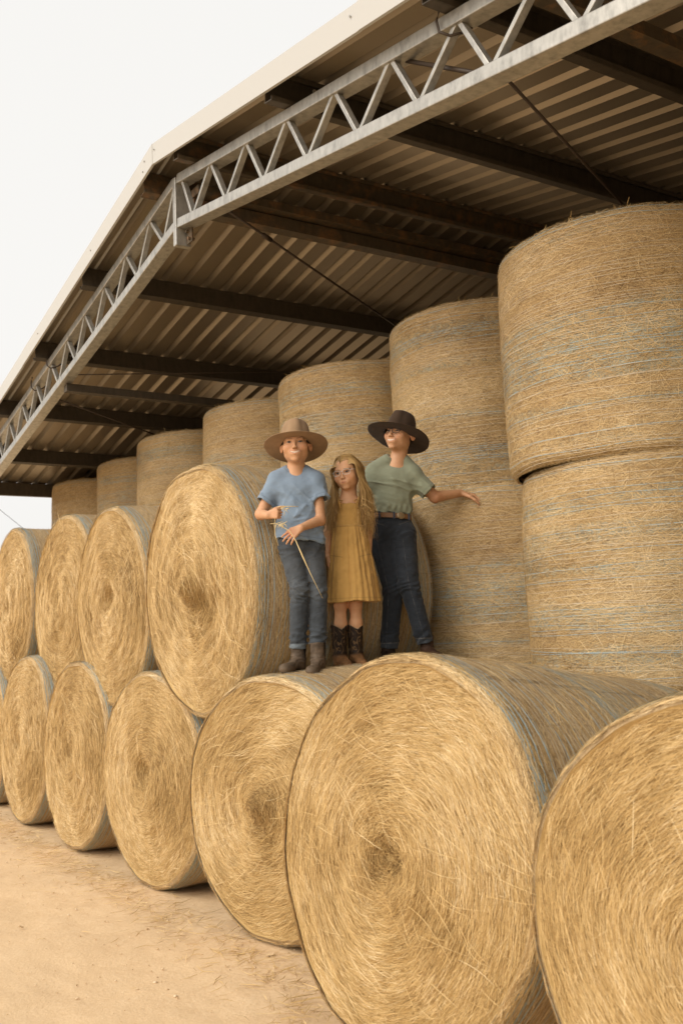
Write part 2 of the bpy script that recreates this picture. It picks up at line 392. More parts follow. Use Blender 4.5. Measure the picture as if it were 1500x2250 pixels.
# ------------------------------------------------------------------ ground
def make_ground():
    # one sheet, finer near the camera, reaching the horizon
    xs = np.unique(np.concatenate([np.linspace(-600, -30, 12), np.linspace(-30, -14, 12), np.linspace(-14, 2, 240), np.linspace(2, 20, 12), np.linspace(20, 600, 10)]))
    ys = np.unique(np.concatenate([np.linspace(-600, -10, 10), np.linspace(-10, 0, 12), np.linspace(0, 3.4, 110), np.linspace(3.4, 40, 16), np.linspace(40, 800, 10)]))
    X, Y = np.meshgrid(xs, ys); P = np.stack([X, Y, 0 * X], -1)
    near = (X > -16) & (X < 3) & (Y > -1) & (Y < 3.2)
    Z = np.where(near, .010 * fbm(P, 1.3, 3, 3) + .004 * fbm(P, 9, 8, 2) - .006, -.006)
    V = np.stack([X, Y, Z], -1).reshape(-1, 3); ny, nx = X.shape
    i, j = np.meshgrid(np.arange(ny - 1), np.arange(nx - 1), indexing='ij'); a = (i * nx + j).ravel()
    F = np.stack([a, a + 1, a + nx + 1, a + nx], -1)
    mt, nt, p = newmat('sandy_gravel')
    tc = nt.nodes.new('ShaderNodeTexCoord').outputs['Object']
    n1 = noise(nt, tc, 1.6, 6, .62); n2 = noise(nt, tc, 55, 5, .75); n3 = noise(nt, tc, 9, 4, .6)
    f = mth(nt, 'ADD', mth(nt, 'MULTIPLY', n1.outputs[0], .25), mth(nt, 'ADD', mth(nt, 'MULTIPLY', n2.outputs[0], .55), mth(nt, 'MULTIPLY', n3.outputs[0], .2)))
    r = ramp(nt, [(.30, (.60, .425, .25)), (.45, (.66, .48, .29)), (.56, (.70, .52, .325)), (.7, (.75, .59, .39))], f)
    vo = nt.nodes.new('ShaderNodeTexVoronoi'); vo.inputs['Scale'].default_value = 75; nt.links.new(tc, vo.inputs['Vector'])
    peb = ramp(nt, [(.10, (1, 1, 1)), (.30, (0, 0, 0))], vo.outputs['Distance'])
    sel = ramp(nt, [(.55, (0, 0, 0)), (.75, (1, 1, 1))], noise(nt, tc, 30, 2, .5).outputs[0])
    pm = mth(nt, 'MULTIPLY', peb.outputs[0], sel.outputs[0])
    pcx = ramp(nt, [(.2, (.30, .19, .10)), (.5, (.58, .38, .2)), (.85, (.72, .56, .36))], vo.outputs['Color'])
    c = mixc(nt, mth(nt, 'MULTIPLY', pm, .8), r.outputs[0], pcx.outputs[0])
    nt.links.new(c, p.inputs['Base Color']); p.inputs['Roughness'].default_value = .95; p.inputs['Specular IOR Level'].default_value = .15
    bump(nt, p, mth(nt, 'ADD', mth(nt, 'MULTIPLY', n2.outputs[0], .6), mth(nt, 'ADD', mth(nt, 'MULTIPLY', pm, .5), n3.outputs[0])), .6, .012)
    g = link('ground', mesh_np('ground', V, [F], True), None, [mt]); tag(g, kind='structure')
make_ground()

def litter():
    r_ = np.random.default_rng(77); n = 3600
    x = r_.uniform(-11.5, -1.2, n); d = r_.exponential(.09, n)
    y = 2.42 - d + .1 * r_.normal(0, 1, n) - .35 * np.clip((x + 4.1) / .5, 0, 1)
    n2 = 90; x2 = r_.uniform(-10, -1.0, n2); y2 = r_.uniform(.6, 2.3, n2)
    P = np.stack([np.append(x, x2), np.append(y, y2), r_.uniform(.000, .014, n + n2)], -1)
    a = r_.uniform(0, 6.28, n + n2); T = np.stack([np.cos(a), np.sin(a), r_.normal(0, .08, n + n2)], -1)
    L = np.append(r_.uniform(.03, .15, n), r_.uniform(.01, .06, n2))
    V, Q, v = blades(P, T, np.tile([0, 0, 1.], (n + n2, 1)), L, r_.uniform(.002, .004, n + n2), .15, .05, .9, 2, r_, r_.beta(2.5, 2.4, n + n2))
    V[:, 2] = np.maximum(V[:, 2], .002)
    o = link('straw_litter', mesh_np('straw_litter', V, [Q], False, {'v': v}), None, [STRAW]); tag(o, kind='stuff')
litter()
def pebbles():
    r_ = np.random.default_rng(5); n = 2600
    ico = bmesh_ico(); nv = len(ico[0])
    x = r_.uniform(-12, .2, n); y = r_.uniform(.4, 2.6, n); s = np.minimum(r_.exponential(.0018, n) + .0012, .009)
    ang = r_.uniform(0, 6.28, n); V = ico[0][None] * (1 + r_.uniform(-.3, .3, (n, nv, 1)))
    V = V * s[:, None, None] * np.stack([r_.uniform(.8, 1.6, n), r_.uniform(.7, 1.1, n), r_.uniform(.4, .8, n)], -1)[:, None]
    c, q = np.cos(ang)[:, None], np.sin(ang)[:, None]
    V = np.stack([V[..., 0] * c - V[..., 1] * q, V[..., 0] * q + V[..., 1] * c, V[..., 2]], -1) + np.stack([x, y, s * .2], -1)[:, None]
    F = (ico[1][None] + (np.arange(n) * nv)[:, None, None]).reshape(-1, 3)
    mt, nt, p = newmat('pebble'); rr_ = ramp(nt, [(0, (.36, .24, .13)), (.5, (.58, .40, .22)), (1, (.72, .58, .40))], attr(nt, 'v')); nt.links.new(rr_.outputs[0], p.inputs['Base Color']); p.inputs['Roughness'].default_value = .9
    o = link('loose_gravel', mesh_np('loose_gravel', V.reshape(-1, 3), [F], True, {'v': np.repeat(r_.uniform(0, 1, n), nv)}), None, [mt]); tag(o, kind='stuff')
def bmesh_ico():
    import bmesh
    bm = bmesh.new(); bmesh.ops.create_icosphere(bm, subdivisions=1, radius=1); bm.verts.ensure_lookup_table()
    v = np.array([x.co[:] for x in bm.verts]); f = np.array([[q.index for q in x.verts] for x in bm.faces]); bm.free(); return v, f
pebbles()

def clod(name, label, cat, loc, size, c, seed, rz=0):
    ico = bmesh_ico(); import bmesh
    bm = bmesh.new(); bmesh.ops.create_icosphere(bm, subdivisions=3, radius=1)
    co = np.array([v.co[:] for v in bm.verts]); k = 1 + .35 * fbm(co, 1.2, seed, 3)
    for v, kk in zip(bm.verts, k): v.co = Vector((v.co.x * size[0] * kk, v.co.y * size[1] * kk, v.co.z * size[2] * kk))
    me = bpy.data.meshes.new(name); bm.to_mesh(me); bm.free()
    mt, nt, p = newmat(name + '_earth'); tc = nt.nodes.new('ShaderNodeTexCoord').outputs['Object']
    n = noise(nt, tc, 60, 4, .7); r = ramp(nt, [(.3, tuple(a * .5 for a in c)), (.7, tuple(a * 1.3 for a in c))], n.outputs[0]); nt.links.new(r.outputs[0], p.inputs['Base Color']); p.inputs['Roughness'].default_value = .95
    bump(nt, p, n.outputs[0], .6, .004)
    o = link(name, me, None, [mt]); o.location = loc; o.rotation_euler = (0, 0, rz); tag(o, label, cat)
clod('bark_chip', 'flat reddish brown chip of bark lying alone on the sand near the lower left', 'bark chip', (-2.62, 1.155, .004), (.032, .014, .006), (.30, .15, .07), 3, .6)
clod('stone', 'small dark round stone on the open sand in front of the hay bales', 'stone', (-3.67, 1.93, .008), (.013, .012, .011), (.14, .09, .05), 4)

# ------------------------------------------------------------------ round bales lying in two layers
LB = 'round hay bale on the ground, '
UBL = 'round hay bale in the upper lying row, '
G1, G2 = 'bottom row of lying round bales', 'upper row of lying round bales'
# label, x, y, zc, rx, rz, yaw_k, shear, seed, blades on end, blades on side, taper, mess, wide, roll
spec = [
 (LB + 'nearest, cut off by the right edge', -1.62, 2.194, .708, .785, .708, .027, .008, 11, 17000, 5000, .10, 1.1, .85, 0.3, G1),
 (LB + 'large whole one in front, right of centre', -3.144, 2.173, .748, .785, .748, .012, .12, 12, 21000, 12000, .20, 1.0, .9, 1.1, G1),
 (LB + 'under the feet of the blue-shirted boy', -4.763, 2.523, .688, .795, .688, .12, .03, 13, 19000, 9000, -.045, 1.3, 1.0, 2.0, G1),
 (LB + 'third to the left of the big front bale... counted from it as second', -6.375, 2.514, .690, .753, .690, .06, 0, 14, 13000, 3000, .05, .9, 1.1, 2.9, G1),
 (LB + 'second whole one from the left edge', -7.898, 2.499, .729, .719, .729, .04, .06, 15, 11000, 3000, .05, 1.1, 1.2, 4.0, G1),
 (LB + 'leftmost whole one, by the sand', -9.397, 2.508, .757, .745, .757, .02, .08, 16, 10000, 3000, .05, .8, 1.3, 5.0, G1),
 ('', -10.95, 2.55, .74, .75, .74, .0, .0, 17, 3000, 1500, .05, .8, 1.3, 0.5, G1),
 (UBL + 'largest, behind the boy in blue', -5.621, 2.539, 1.889, .700, .768, .06, -.03, 21, 20000, 12000, .02, 1.6, 1.0, 0.9, G2),
 (UBL + 'just left of the largest one', -7.197, 2.562, 1.863, .700, .746, .035, -.03, 22, 13000, 4500, .03, 1.5, 1.15, 2.3, G2),
 (UBL + 'second from the left end', -8.583, 2.629, 1.945, .735, .767, .05, .03, 23, 10000, 4000, .03, 1.3, 1.3, 3.3, G2),
 (UBL + 'last at left against open sky', -10.207, 2.612, 2.009, .762, .762, 0, .06, 24, 9000, 4000, .03, 1.0, 1.4, 4.4, G2),
]
spec[3] = (LB + 'third bale to the left from the big front one, shaggy hollow low in its end',) + spec[3][1:]
spec[3] = (LB + 'directly left of the bale under the blue-shirted boy',) + spec[3][1:]
spec[6] = (LB + 'mere sliver at the left edge',) + spec[6][1:]
for s_ in spec: lying_bale(*s_[:15], group=s_[15])

# ------------------------------------------------------------------ bales standing on end behind them
G3 = 'round bales standing on end in stacks'
up_side = []; up_top = []; ROUND[:] = [.055, .035]
for k, nb in enumerate((26000, 24000, 20000)):
    V, F, A, mi = make_side(41 + k, nb, upright=True)
    V = np.stack([V[:, 0], V[:, 2], BL - V[:, 1]], -1); mt_ = mesh_np('net_wrap', V, F, False, A, mi)
    for q in (WRAP, NET_PALE, NET_BLUE, STRAW_NET): mt_.materials.append(q)
    up_side.append(mt_)
    V, F, A, mi = make_face(61 + k, 1500, 1.0, 1.2, side_seed=41 + k)
    # stray stalks that poke over the rim
    r_ = np.random.default_rng(k); n = 420; t = r_.uniform(0, 6.283, n); rho = r_.uniform(.55, BR - .03, n)
    P = np.stack([rho * np.cos(t), .02 - r_.uniform(0, .05, n) * (rho < .7), rho * np.sin(t)], -1)
    T = r_.normal(0, 1, (n, 3)) * [1, .35, 1]
    VV, Q, v = blades(P, T, np.tile([0, -1., 0], (n, 1)), r_.uniform(.04, .13, n), r_.uniform(.002, .0035, n), .3, .1, .9, 3, r_)
    V2, F2, A2, mi2 = merge([(V, F[0], A, 0), (VV, Q, {'v': v}, 1)]); mi2 = np.concatenate([mi, np.ones(len(Q))])
    V2 = np.stack([V2[:, 0], V2[:, 2], BL - V2[:, 1]], -1); mt_ = mesh_np('straw_end', V2, F2, False, A2, mi2)
    mt_.materials.append(FACE); mt_.materials.append(STRAW); up_top.append(mt_)
ups = [(-3.673, 4.377, 3.635), (-5.417, 4.859, 3.778), (-6.872, 4.72, 3.71), (-8.346, 4.699, 3.735), (-9.838, 4.61, 3.729), (-11.323, 4.673, 3.72), (-12.812, 4.574, 3.692)]
UP = 'upright round hay bale, '
lab = {(0, 2): 'big top one at the right edge', (0, 1): 'below the big top one at the right edge',
 (1, 2): 'top one behind the boy in the black hat', (1, 1): 'under the outstretched hand of the boy in green',
 (2, 2): 'top one right behind the girl and the tan hat', (3, 2): 'top one left of the tan hat', (4, 2): 'above the largest bale of the upper lying row',
 (5, 2): 'second from the left under the eave', (6, 2): 'farthest left under the eave beside open sky',
 (0, 0): 'at the bottom of the rightmost stack, hidden behind the front row'}
ZSS = (2.40, 2.455, 2.44, 2.45, 2.45, 2.45, 2.45)
for i, (x, y, zt) in enumerate(ups):
    ZS = ZSS[i]
    for tier in (2, 1, 0):
        if tier < 2 and (i, tier) not in lab and tier == 0 and i > 0: pass
        if i == 1 and tier < 2: x, y = -5.08, 4.62
        root = empty('round_bale', (x + (.03 if tier == 1 and i != 1 else 0), y + (.03 if tier == 1 and i != 1 else 0), (0, 1.24, ZS)[tier]), [0.4, 2.1, 3.9, 5.2, 1.2, 2.9, 4.4][i] + tier * 1.7)
        l = UP + lab.get((i, tier), 'in the hidden lower tiers')
        g = G3 if (i, tier) in lab and tier > 0 else 'standing bales hidden in the lower tiers'
        if tier == 0: l = UP + 'in the hidden lower tiers'
        tag(root, l, 'hay bale', g)
        h = ((1.24), (ZS - 1.24), zt - ZS)[tier] / BL * 1.0
        rs = .734 / BR * (1.0 if tier == 2 else .985)
        for nm, me in (('net_wrap', up_side[(i + tier) % 3]), ('straw_end', up_top[(i + tier) % 3])):
            o = link(nm, me, root); o.scale = (rs, rs, h)

# ------------------------------------------------------------------ the open shed
XA, YT, ZB, ZU, SL = -6.237, 2.726, 4.523, 4.781, 0.1776
YF = 2.575                       # barge edge of the roof
XL, XR = -13.45, 0.98            # eaves
ZP = ZU + .075                   # underside of the purlins, on the truss
ZR = ZP + .175                   # underside of the sheets
YB = 11.5
def zl(x, z0): return z0 - SL * abs(x - XA)
def m_zinc(name, base, rough=.45, metal=.35, rust=0.0, warm=(1, 1, 1)):
    mt, nt, p = newmat(name); tc = nt.nodes.new('ShaderNodeTexCoord').outputs['Object']
    n = noise(nt, mapping(nt, tc, (6, 6, 1.6)), 4.0, 5, .65); n2 = noise(nt, tc, 30, 3, .6)
    f = mth(nt, 'ADD', mth(nt, 'MULTIPLY', n.outputs[0], .7), mth(nt, 'MULTIPLY', n2.outputs[0], .3))
    b = [a * w for a, w in zip(base, warm)]
    r = ramp(nt, [(.32, tuple(a * .62 for a in b)), (.5, tuple(b)), (.68, tuple(min(1, a * 1.25) for a in b))], f); c = r.outputs[0]
    if rust:
        n3 = noise(nt, mapping(nt, tc, (3, 3, 3)), 3, 6, .72); rr_ = ramp(nt, [(.52 - rust * .12, (0, 0, 0)), (.70 - rust * .1, (1, 1, 1))], n3.outputs[0])
        c = mixc(nt, rr_.outputs[0], c, (.20, .105, .045))
    nt.links.new(c, p.inputs['Base Color']); p.inputs['Roughness'].default_value = rough; p.inputs['Metallic'].default_value = metal
    bump(nt, p, f, .15, .004)
    return mt
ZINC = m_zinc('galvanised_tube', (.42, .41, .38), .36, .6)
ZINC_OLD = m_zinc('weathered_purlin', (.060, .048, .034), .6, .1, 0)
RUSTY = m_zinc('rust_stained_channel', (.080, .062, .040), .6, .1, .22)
SHEET = m_flat('roof_sheet_underside', (.35, .295, .225), .40, .5, .72); INNER = m_flat('dark_light_blocker', (.08, .065, .05), .8, .2)  # INNER: dark tone for the added light blockers, deepens the shade inside
FASC = m_flat('cream_barge_capping', (.47, .47, .455), .45, .3)
ROD = m_flat('dark_steel_rod', (.05, .035, .025), .5)
shed = empty('hay_shed', (XA, YT, 0)); tag(shed, 'open gabled steel hay shed with a white barge capping and corrugated roof over the stacks', 'hay shed')
def sp(o):
    o.parent = shed; o.matrix_parent_inverse = Matrix.Translation((-XA, -YT, 0)); return o
def purlin(x, name='purlin', z0=ZP, h=.17, w=.075, y0=YF + .03, mat=None, off=0.0):
    m_ = MB(); z = zl(x, z0) + off; sg = 1 if x > XA else -1
    t = .006; ang = math.atan(SL) * sg; M = Matrix.Rotation(ang, 3, 'Y')
    L = YB - y0; yc = (YB + y0) / 2
    # lipped channel: web, two flanges, two lips
    def bx(cx, cz, sx, sz): m_.box(Vector((x, yc, z)) + M @ Vector((cx, 0, cz)), (sx, L, sz), M)
    bx(-sg * w / 2, h / 2, t, h - .002); bx(0, h - t / 2, w - t, t); bx(0, t / 2, w - t, t); bx(sg * w / 2, .014, t, .026); bx(sg * w / 2, h - .014, t, .026)
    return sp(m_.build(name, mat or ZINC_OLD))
for px in (-7.926, -9.331, -10.756, -12.125, -4.642, -3.187, -1.74, -.35): 
    o = purlin(px)
    for dy in (.16, .215):
        for dz in (.055, .115):
            b = MB(); c = Vector((px + .044, YT + dy, zl(px, ZP) + dz)); b.tube([c, c + Vector((.010, 0, 0))], .011, 8); bo = b.build('bolt', ZINC); bo.parent = o
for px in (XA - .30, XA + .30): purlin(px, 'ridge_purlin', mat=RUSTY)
# struts at the level of the bottom chord
for px, z0 in ((-8.93, ZB - .10), (-2.86, ZP + .03)):
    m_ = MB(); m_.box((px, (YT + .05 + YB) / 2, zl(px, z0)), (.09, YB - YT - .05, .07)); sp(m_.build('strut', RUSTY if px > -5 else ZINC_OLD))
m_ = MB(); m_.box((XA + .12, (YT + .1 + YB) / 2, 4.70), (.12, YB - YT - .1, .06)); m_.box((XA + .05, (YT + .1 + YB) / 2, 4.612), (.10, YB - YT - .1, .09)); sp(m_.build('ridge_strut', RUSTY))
# corrugated sheets
def sheets():
    pitch = .194; prof = []; y = YF + .012
    while y < YB:
        # pan with two small flutes, then a trapezoid rib
        for dy, dz in ((0, 0), (.122, 0), (.136, .040), (.160, .040), (.1935, .0015)):
            prof.append((y + dy, dz))
        y += pitch
    prof = np.array(prof); n = len(prof)
    xs = [XL, XA, XR]; V = []
    for x in xs:
        for yy, dz in prof: V.append((x, yy, zl(x, ZR) + dz))
    for x in xs:
        for yy, dz in prof: V.append((x, yy, zl(x, ZR) + dz + .0012))
    F = []
    for s0 in (0, 3):
        for k in range(2):
            for i in range(n - 1):
                a = (s0 + k) * n + i; F.append((a, a + 1, a + n + 1, a + n))
    me = bpy.data.meshes.new('roof_sheeting'); me.from_pydata(V, [], F); me.update()
    return sp(link('roof_sheeting', me, None, [SHEET]))
sheets()
# barge capping: a folded strip, two lengths per side with a visible lap
def capping():
    m_ = MB(); z1, z0 = 5.043 - ZR, 4.893 - ZR
    for a, b, k in ((XL, -9.6, 0), (-9.6, XA, 1), (XA, -3.66, 0), (-3.66, XR, 1)):
        o = .003 * k
        za, zb_ = zl(a, ZR), zl(b, ZR)
        y0, y1 = YF - .012 - o, YF + .006 - o
        m_.add([(a, y0, za + z0), (b, y0, zb_ + z0), (b, y0, zb_ + z1), (a, y0, za + z1), (a, y1, za + z0), (b, y1, zb_ + z0), (b, y1, zb_ + z1), (a, y1, za + z1)],
               [(0, 1, 2, 3), (7, 6, 5, 4), (0, 4, 5, 1), (3, 2, 6, 7), (0, 3, 7, 4), (1, 5, 6, 2)])
        # flat top over the sheets
        m_.add([(a, y1, za + z1 - .004), (b, y1, zb_ + z1 - .004), (b, y1 + .16, zb_ + z1 - .004), (a, y1 + .16, za + z1 - .004), (a, y1, za + z1), (b, y1, zb_ + z1), (b, y1 + .16, zb_ + z1), (a, y1 + .16, za + z1)],
               [(0, 1, 2, 3), (7, 6, 5, 4), (0, 4, 5, 1), (3, 2, 6, 7), (0, 3, 7, 4), (1, 5, 6, 2)])
    o = sp(m_.build('barge_capping', FASC))
    for x, dz in ((XA - .14, .03), (XA + .04, .02), (XA - .17, -.03), (-7.55, 0), (-9.05, 0), (-3.72, .02)):
        s = MB(); c = Vector((x, YF - .016, zl(x, (5.043 + 4.893) / 2) + dz)); s.tube([c, c + Vector((0, -.006, 0))], .006, 6); b = s.build('screw', ZINC); b.parent = o
capping()
# gable truss
truss = empty('gable_truss', (XA, YT, 0)); truss.parent = shed; truss.matrix_parent_inverse = Matrix.Translation((-XA, -YT, 0))
def tp(o): o.parent = truss; o.matrix_parent_inverse = Matrix.Translation((-XA, -YT, 0)); return o
CH = .067; CW = .10
def chord(z_ref, above, x1, sg):
    """z_ref = z line of the inner edge at the apex"""
    m_ = MB(); zc = z_ref + (CH / 2 if above else -CH / 2) / math.cos(math.atan(SL))
    a = (XA + sg * .028, YT + CW / 2, zl(XA + sg * .028, zc)); b = (x1, YT + CW / 2, zl(x1, zc))
    m_.bar(a, b, CW, CH, (0, 1, 0)); return tp(m_.build('chord', ZINC, bevel=.005))
for sg, x1 in ((-1, XL + .15), (1, XR - .15)):
    chord(ZU, True, x1, sg); chord(ZB, False, x1, sg)
def web(xa_, za, xb, zb_):
    m_ = MB(); m_.bar((xa_, YT + .035, za), (xb, YT + .035, zb_), .04, .025, (0, 1, 0)); return tp(m_.build('web_brace', ZINC, bevel=.003))
for sg, tops, bots in ((1, [.07 + .0, .54] + [.54 + .508 * k for k in range(1, 13)], [.25] + [.25 + .505 * k for k in range(1, 13)]), (-1, [.05, .52] + [.52 + .505 * k for k in range(1, 13)], [.27] + [.28 + .505 * k for k in range(1, 13)])):
    for i, bx_ in enumerate(bots):
        for tx_, o_ in ((tops[i], -.012), (tops[i + 1], .012)):
            tx2 = tx_ + (.012 if o_ < 0 else -.012)
            xb_ = XA + sg * (bx_ + o_); xt_ = XA + sg * tx2
            if abs(xt_ - XA) < 7.0: web(xt_, zl(xt_, ZU) + .01, xb_, zl(xb_, ZB) - .01)
m_ = MB(); m_.box((XA, YT + .048, 4.575), (.05, .112, .50)); tp(m_.build('apex_plate', ZINC, bevel=.004))
m_ = MB(); m_.box((XA + .075, YT + .075, 4.39), (.085, .012, .11)); m_.tube([(XA + .09, YT + .05, 4.36), (XA + .09, YT + .10, 4.36)], .012, 8); m_.tube([(XA + .06, YT + .05, 4.42), (XA + .06, YT + .10, 4.42)], .012, 8); tp(m_.build('rusty_cleat', RUSTY))
# brace rods with their turnbuckles
def rod(a, b, r=.009, knot=None):
    m_ = MB(); m_.tube([a, b], r, 8)
    if knot is not None:
        A, B = Vector(a), Vector(b); c = A.lerp(B, knot); d = (B - A).normalized(); m_.tube([c - d * .05, c + d * .05], r * 2.0, 8)
        m_.tube([A, A + d * .05], r * 2.4, 8)
    return sp(m_.build('brace_rod', ROD, smooth=True))
rod((-5.93, 2.92, 4.545), (-8.15, 7.2, 4.22), .009, .12)
rod((-2.97, 2.84, 3.91), (-5.65, 7.9, 4.45), .008)
rod((-9.30, 2.80, 3.93), (-11.6, 6.6, 3.66), .008)
rod((-3.62, 2.80, 4.33), (-2.97, 2.84, 3.91), .011)
rod((-8.35, 5.6, 4.28), (-9.3, 2.95, 4.18), .006)
rod((-12.9, 4.2, 3.60), (-10.6, 5.6, 3.98), .007, .35)
# cable looped over the chords
def loop(x):
    m_ = MB(); z = zl(x, ZU); pts = [(x - .03, YT - .012, z + .10), (x - .045, YT - .02, z + .05), (x - .03, YT - .02, z - .01), (x + .02, YT + .0, z - .05), (x + .05, YT + .06, z - .03), (x + .10, YT + .14, z + .03)]
    m_.tube(pts, .007, 6); sp(m_.build('cable_tie', ROD, smooth=True))
for x in (XA + 3.03, XA - 3.0, XA - 3.53): loop(x)
# eaves and gable posts
for x in (XL + .13, XR - .13):
    m_ = MB(); sg = 1 if x > XA else -1
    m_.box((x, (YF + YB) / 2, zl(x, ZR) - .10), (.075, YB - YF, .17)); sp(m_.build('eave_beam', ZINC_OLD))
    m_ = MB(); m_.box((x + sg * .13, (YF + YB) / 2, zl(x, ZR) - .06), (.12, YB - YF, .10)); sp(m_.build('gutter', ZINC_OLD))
    for y in (YT + .08, YB - .2):
        m_ = MB(); m_.box((x - sg * .10, y, (zl(x, ZB) - .03) / 2), (.14, .14, zl(x, ZB) - .03)); sp(m_.build('post', ZINC, bevel=.004))
m_ = MB(); m_.add([(XL, YB, 0), (XR, YB, 0), (XR, YB, zl(XR, ZR)), (XA, YB, ZR), (XL, YB, zl(XL, ZR)), (XL, YB + .02, 0), (XR, YB + .02, 0), (XR, YB + .02, zl(XR, ZR)), (XA, YB + .02, ZR), (XL, YB + .02, zl(XL, ZR))],
      [(0, 1, 2, 3, 4), (9, 8, 7, 6, 5), (0, 5, 6, 1), (1, 6, 7, 2), (2, 7, 8, 3), (3, 8, 9, 4), (4, 9, 5, 0)]); sp(m_.build('back_light_blocker', INNER))  # unseen end panel, added dark to keep the deep roof black
m_ = MB(); m_.box((XR - .06, (3.0 + YB) / 2, (zl(XR, ZR) - .2) / 2), (.02, YB - 3.0 - .02, zl(XR, ZR) - .2)); sp(m_.build('side_light_blocker', INNER))  # unseen panel added to stop light entering from the right
# overhead wire seen below the eave at the left
gw = empty('guyed_pole', (-34.0, .49, 0)); tag(gw, 'thin grey guy wire slanting across the bright sky below the shed eave', 'guyed pole')
def gp(o): o.parent = gw; o.matrix_parent_inverse = Matrix.Translation((34.0, -.49, 0)); return o
m_ = MB(); m_.tube([(-34.0, .49, 12.2), (-30.51, 7.487, 5.77), (-30.21, 8.08, 5.2), (-29.6, 9.3, 4.05), (-27.45, 13.6, -.02)], .008, 6); gp(m_.build('wire', ROD, smooth=True))
m_ = MB(); m_.tube([(-34.0, .49, 0), (-34.0, .49, 6), (-34.0, .49, 12.6)], [.14, .12, .09], 12); gp(m_.build('pole', ZINC, smooth=True))

# ------------------------------------------------------------------ bodies and clothes: distance fields meshed to continuous surfaces
def rot3(rx=0, ry=0, rz=0):
    return np.array(Matrix.Rotation(rz, 3, 'Z') @ Matrix.Rotation(rx, 3, 'X') @ Matrix.Rotation(ry, 3, 'Y'))
class Field:
    def __init__(s): s.p = []; s.disp = None; s.cuts = []
    def _add(s, lo, hi, f, k, op, margin=None):
        s.p.append((np.array(lo, float), np.array(hi, float), f, k, op)); return s
    def cap(s, a, b, ra, rb=None, k=.01, ky=1.0, op='add', F=None):
        """tapered capsule; ky < 1 flattens it front to back; F = (R, origin) local frame"""
        rb = ra if rb is None else rb; a = np.array(a, float); b = np.array(b, float)
        ba = b - a; L2 = max(ba @ ba, 1e-9)
        def f(P):
            Q = P if F is None else (P - F[1]) @ F[0]
            q = Q - a; h = np.clip((q @ ba) / L2, 0, 1); w = q - h[:, None] * ba
            if ky != 1.0: w = w * np.array([1, 1 / ky, 1])
            d = np.sqrt((w * w).sum(1)) - (ra + (rb - ra) * h)
            return d if ky == 1.0 else d * (ky if ky > .999 else (ky + 1) / 2)
        A, B = (a, b) if F is None else (F[0] @ a + F[1], F[0] @ b + F[1])
        r = max(ra, rb) * 1.1
        return s._add(np.minimum(A, B) - r, np.maximum(A, B) + r, f, k, op)
    def ell(s, c, r, k=.01, op='add', F=None, R=None):
        c = np.array(c, float); r = np.array(r, float) if not np.isscalar(r) else np.array([r, r, r], float)
        def f(P):
            Q = P if F is None else (P - F[1]) @ F[0]
            q = Q - c
            if R is not None: q = q @ R
            k0 = np.sqrt(((q / r) ** 2).sum(1)); k1 = np.sqrt(((q / r ** 2) ** 2).sum(1)) + 1e-9
            return k0 * (k0 - 1) / k1
        C = c if F is None else F[0] @ c + F[1]; m_ = r.max() * 1.05
        return s._add(C - m_, C + m_, f, k, op)
    def fn(s, lo, hi, f, k=.004, op='add'): return s._add(lo, hi, f, k, op)
    def eval_blocks(s, C, half, P):
        """C (n,3) block centres, P (n,m,3)"""
        n, m_, _ = P.shape; D = np.full((n, m_), 1.0)
        for lo, hi, f, k, op in s.p:
            pad = half + k + .012
            sel = np.all((C > lo - pad) & (C < hi + pad), 1)
            if not sel.any(): continue
            d = f(P[sel].reshape(-1, 3)).reshape(-1, m_); c = D[sel]
            if op == 'add':
                h = np.clip(.5 + .5 * (c - d) / k, 0, 1); D[sel] = c * (1 - h) + d * h - k * h * (1 - h)
            elif op == 'sub':
                h = np.clip(.5 - .5 * (c + d) / k, 0, 1); D[sel] = c * (1 - h) - d * h + k * h * (1 - h)
            else:
                D[sel] = np.maximum(c, d)
        if s.disp is not None: D = D + s.disp(P.reshape(-1, 3)).reshape(n, m_)
        for g in s.cuts: D = g(D.reshape(-1), P.reshape(-1, 3)).reshape(n, m_)
        return D
    def mesh(s, vox):
        add = [q for q in s.p if q[4] == 'add']
        lo = np.min([q[0] for q in add], 0) - .02; hi = np.max([q[1] for q in add], 0) + .02
        B = 12; nb = np.ceil((hi - lo) / (vox * B)).astype(int); half = vox * B / 2
        I = np.stack(np.meshgrid(*[np.arange(k) for k in nb], indexing='ij'), -1).reshape(-1, 3)
        C = lo + (I * B + B / 2) * vox
        dc = s.eval_blocks(C, half, C[:, None, :])[:, 0]
        keep = np.abs(dc) < half * 1.75 + .02
        N = nb * B
        G = np.empty(N, np.float32)
        Gb = G.reshape(nb[0], B, nb[1], B, nb[2], B).transpose(0, 2, 4, 1, 3, 5)
        Gb[...] = np.sign(dc).reshape(*nb, 1, 1, 1)
        o = (np.stack(np.meshgrid(*[np.arange(B)] * 3, indexing='ij'), -1).reshape(-1, 3)) * vox
        Ik, Ck = I[keep], C[keep]
        for st in range(0, len(Ik), 400):
            ii = Ik[st:st + 400]; P = (lo + ii * B * vox)[:, None, :] + o[None]
            D = s.eval_blocks(Ck[st:st + 400], half, P)
            Gb[ii[:, 0], ii[:, 1], ii[:, 2]] = D.reshape(-1, B, B, B)
        return surface_nets(G, lo, vox)

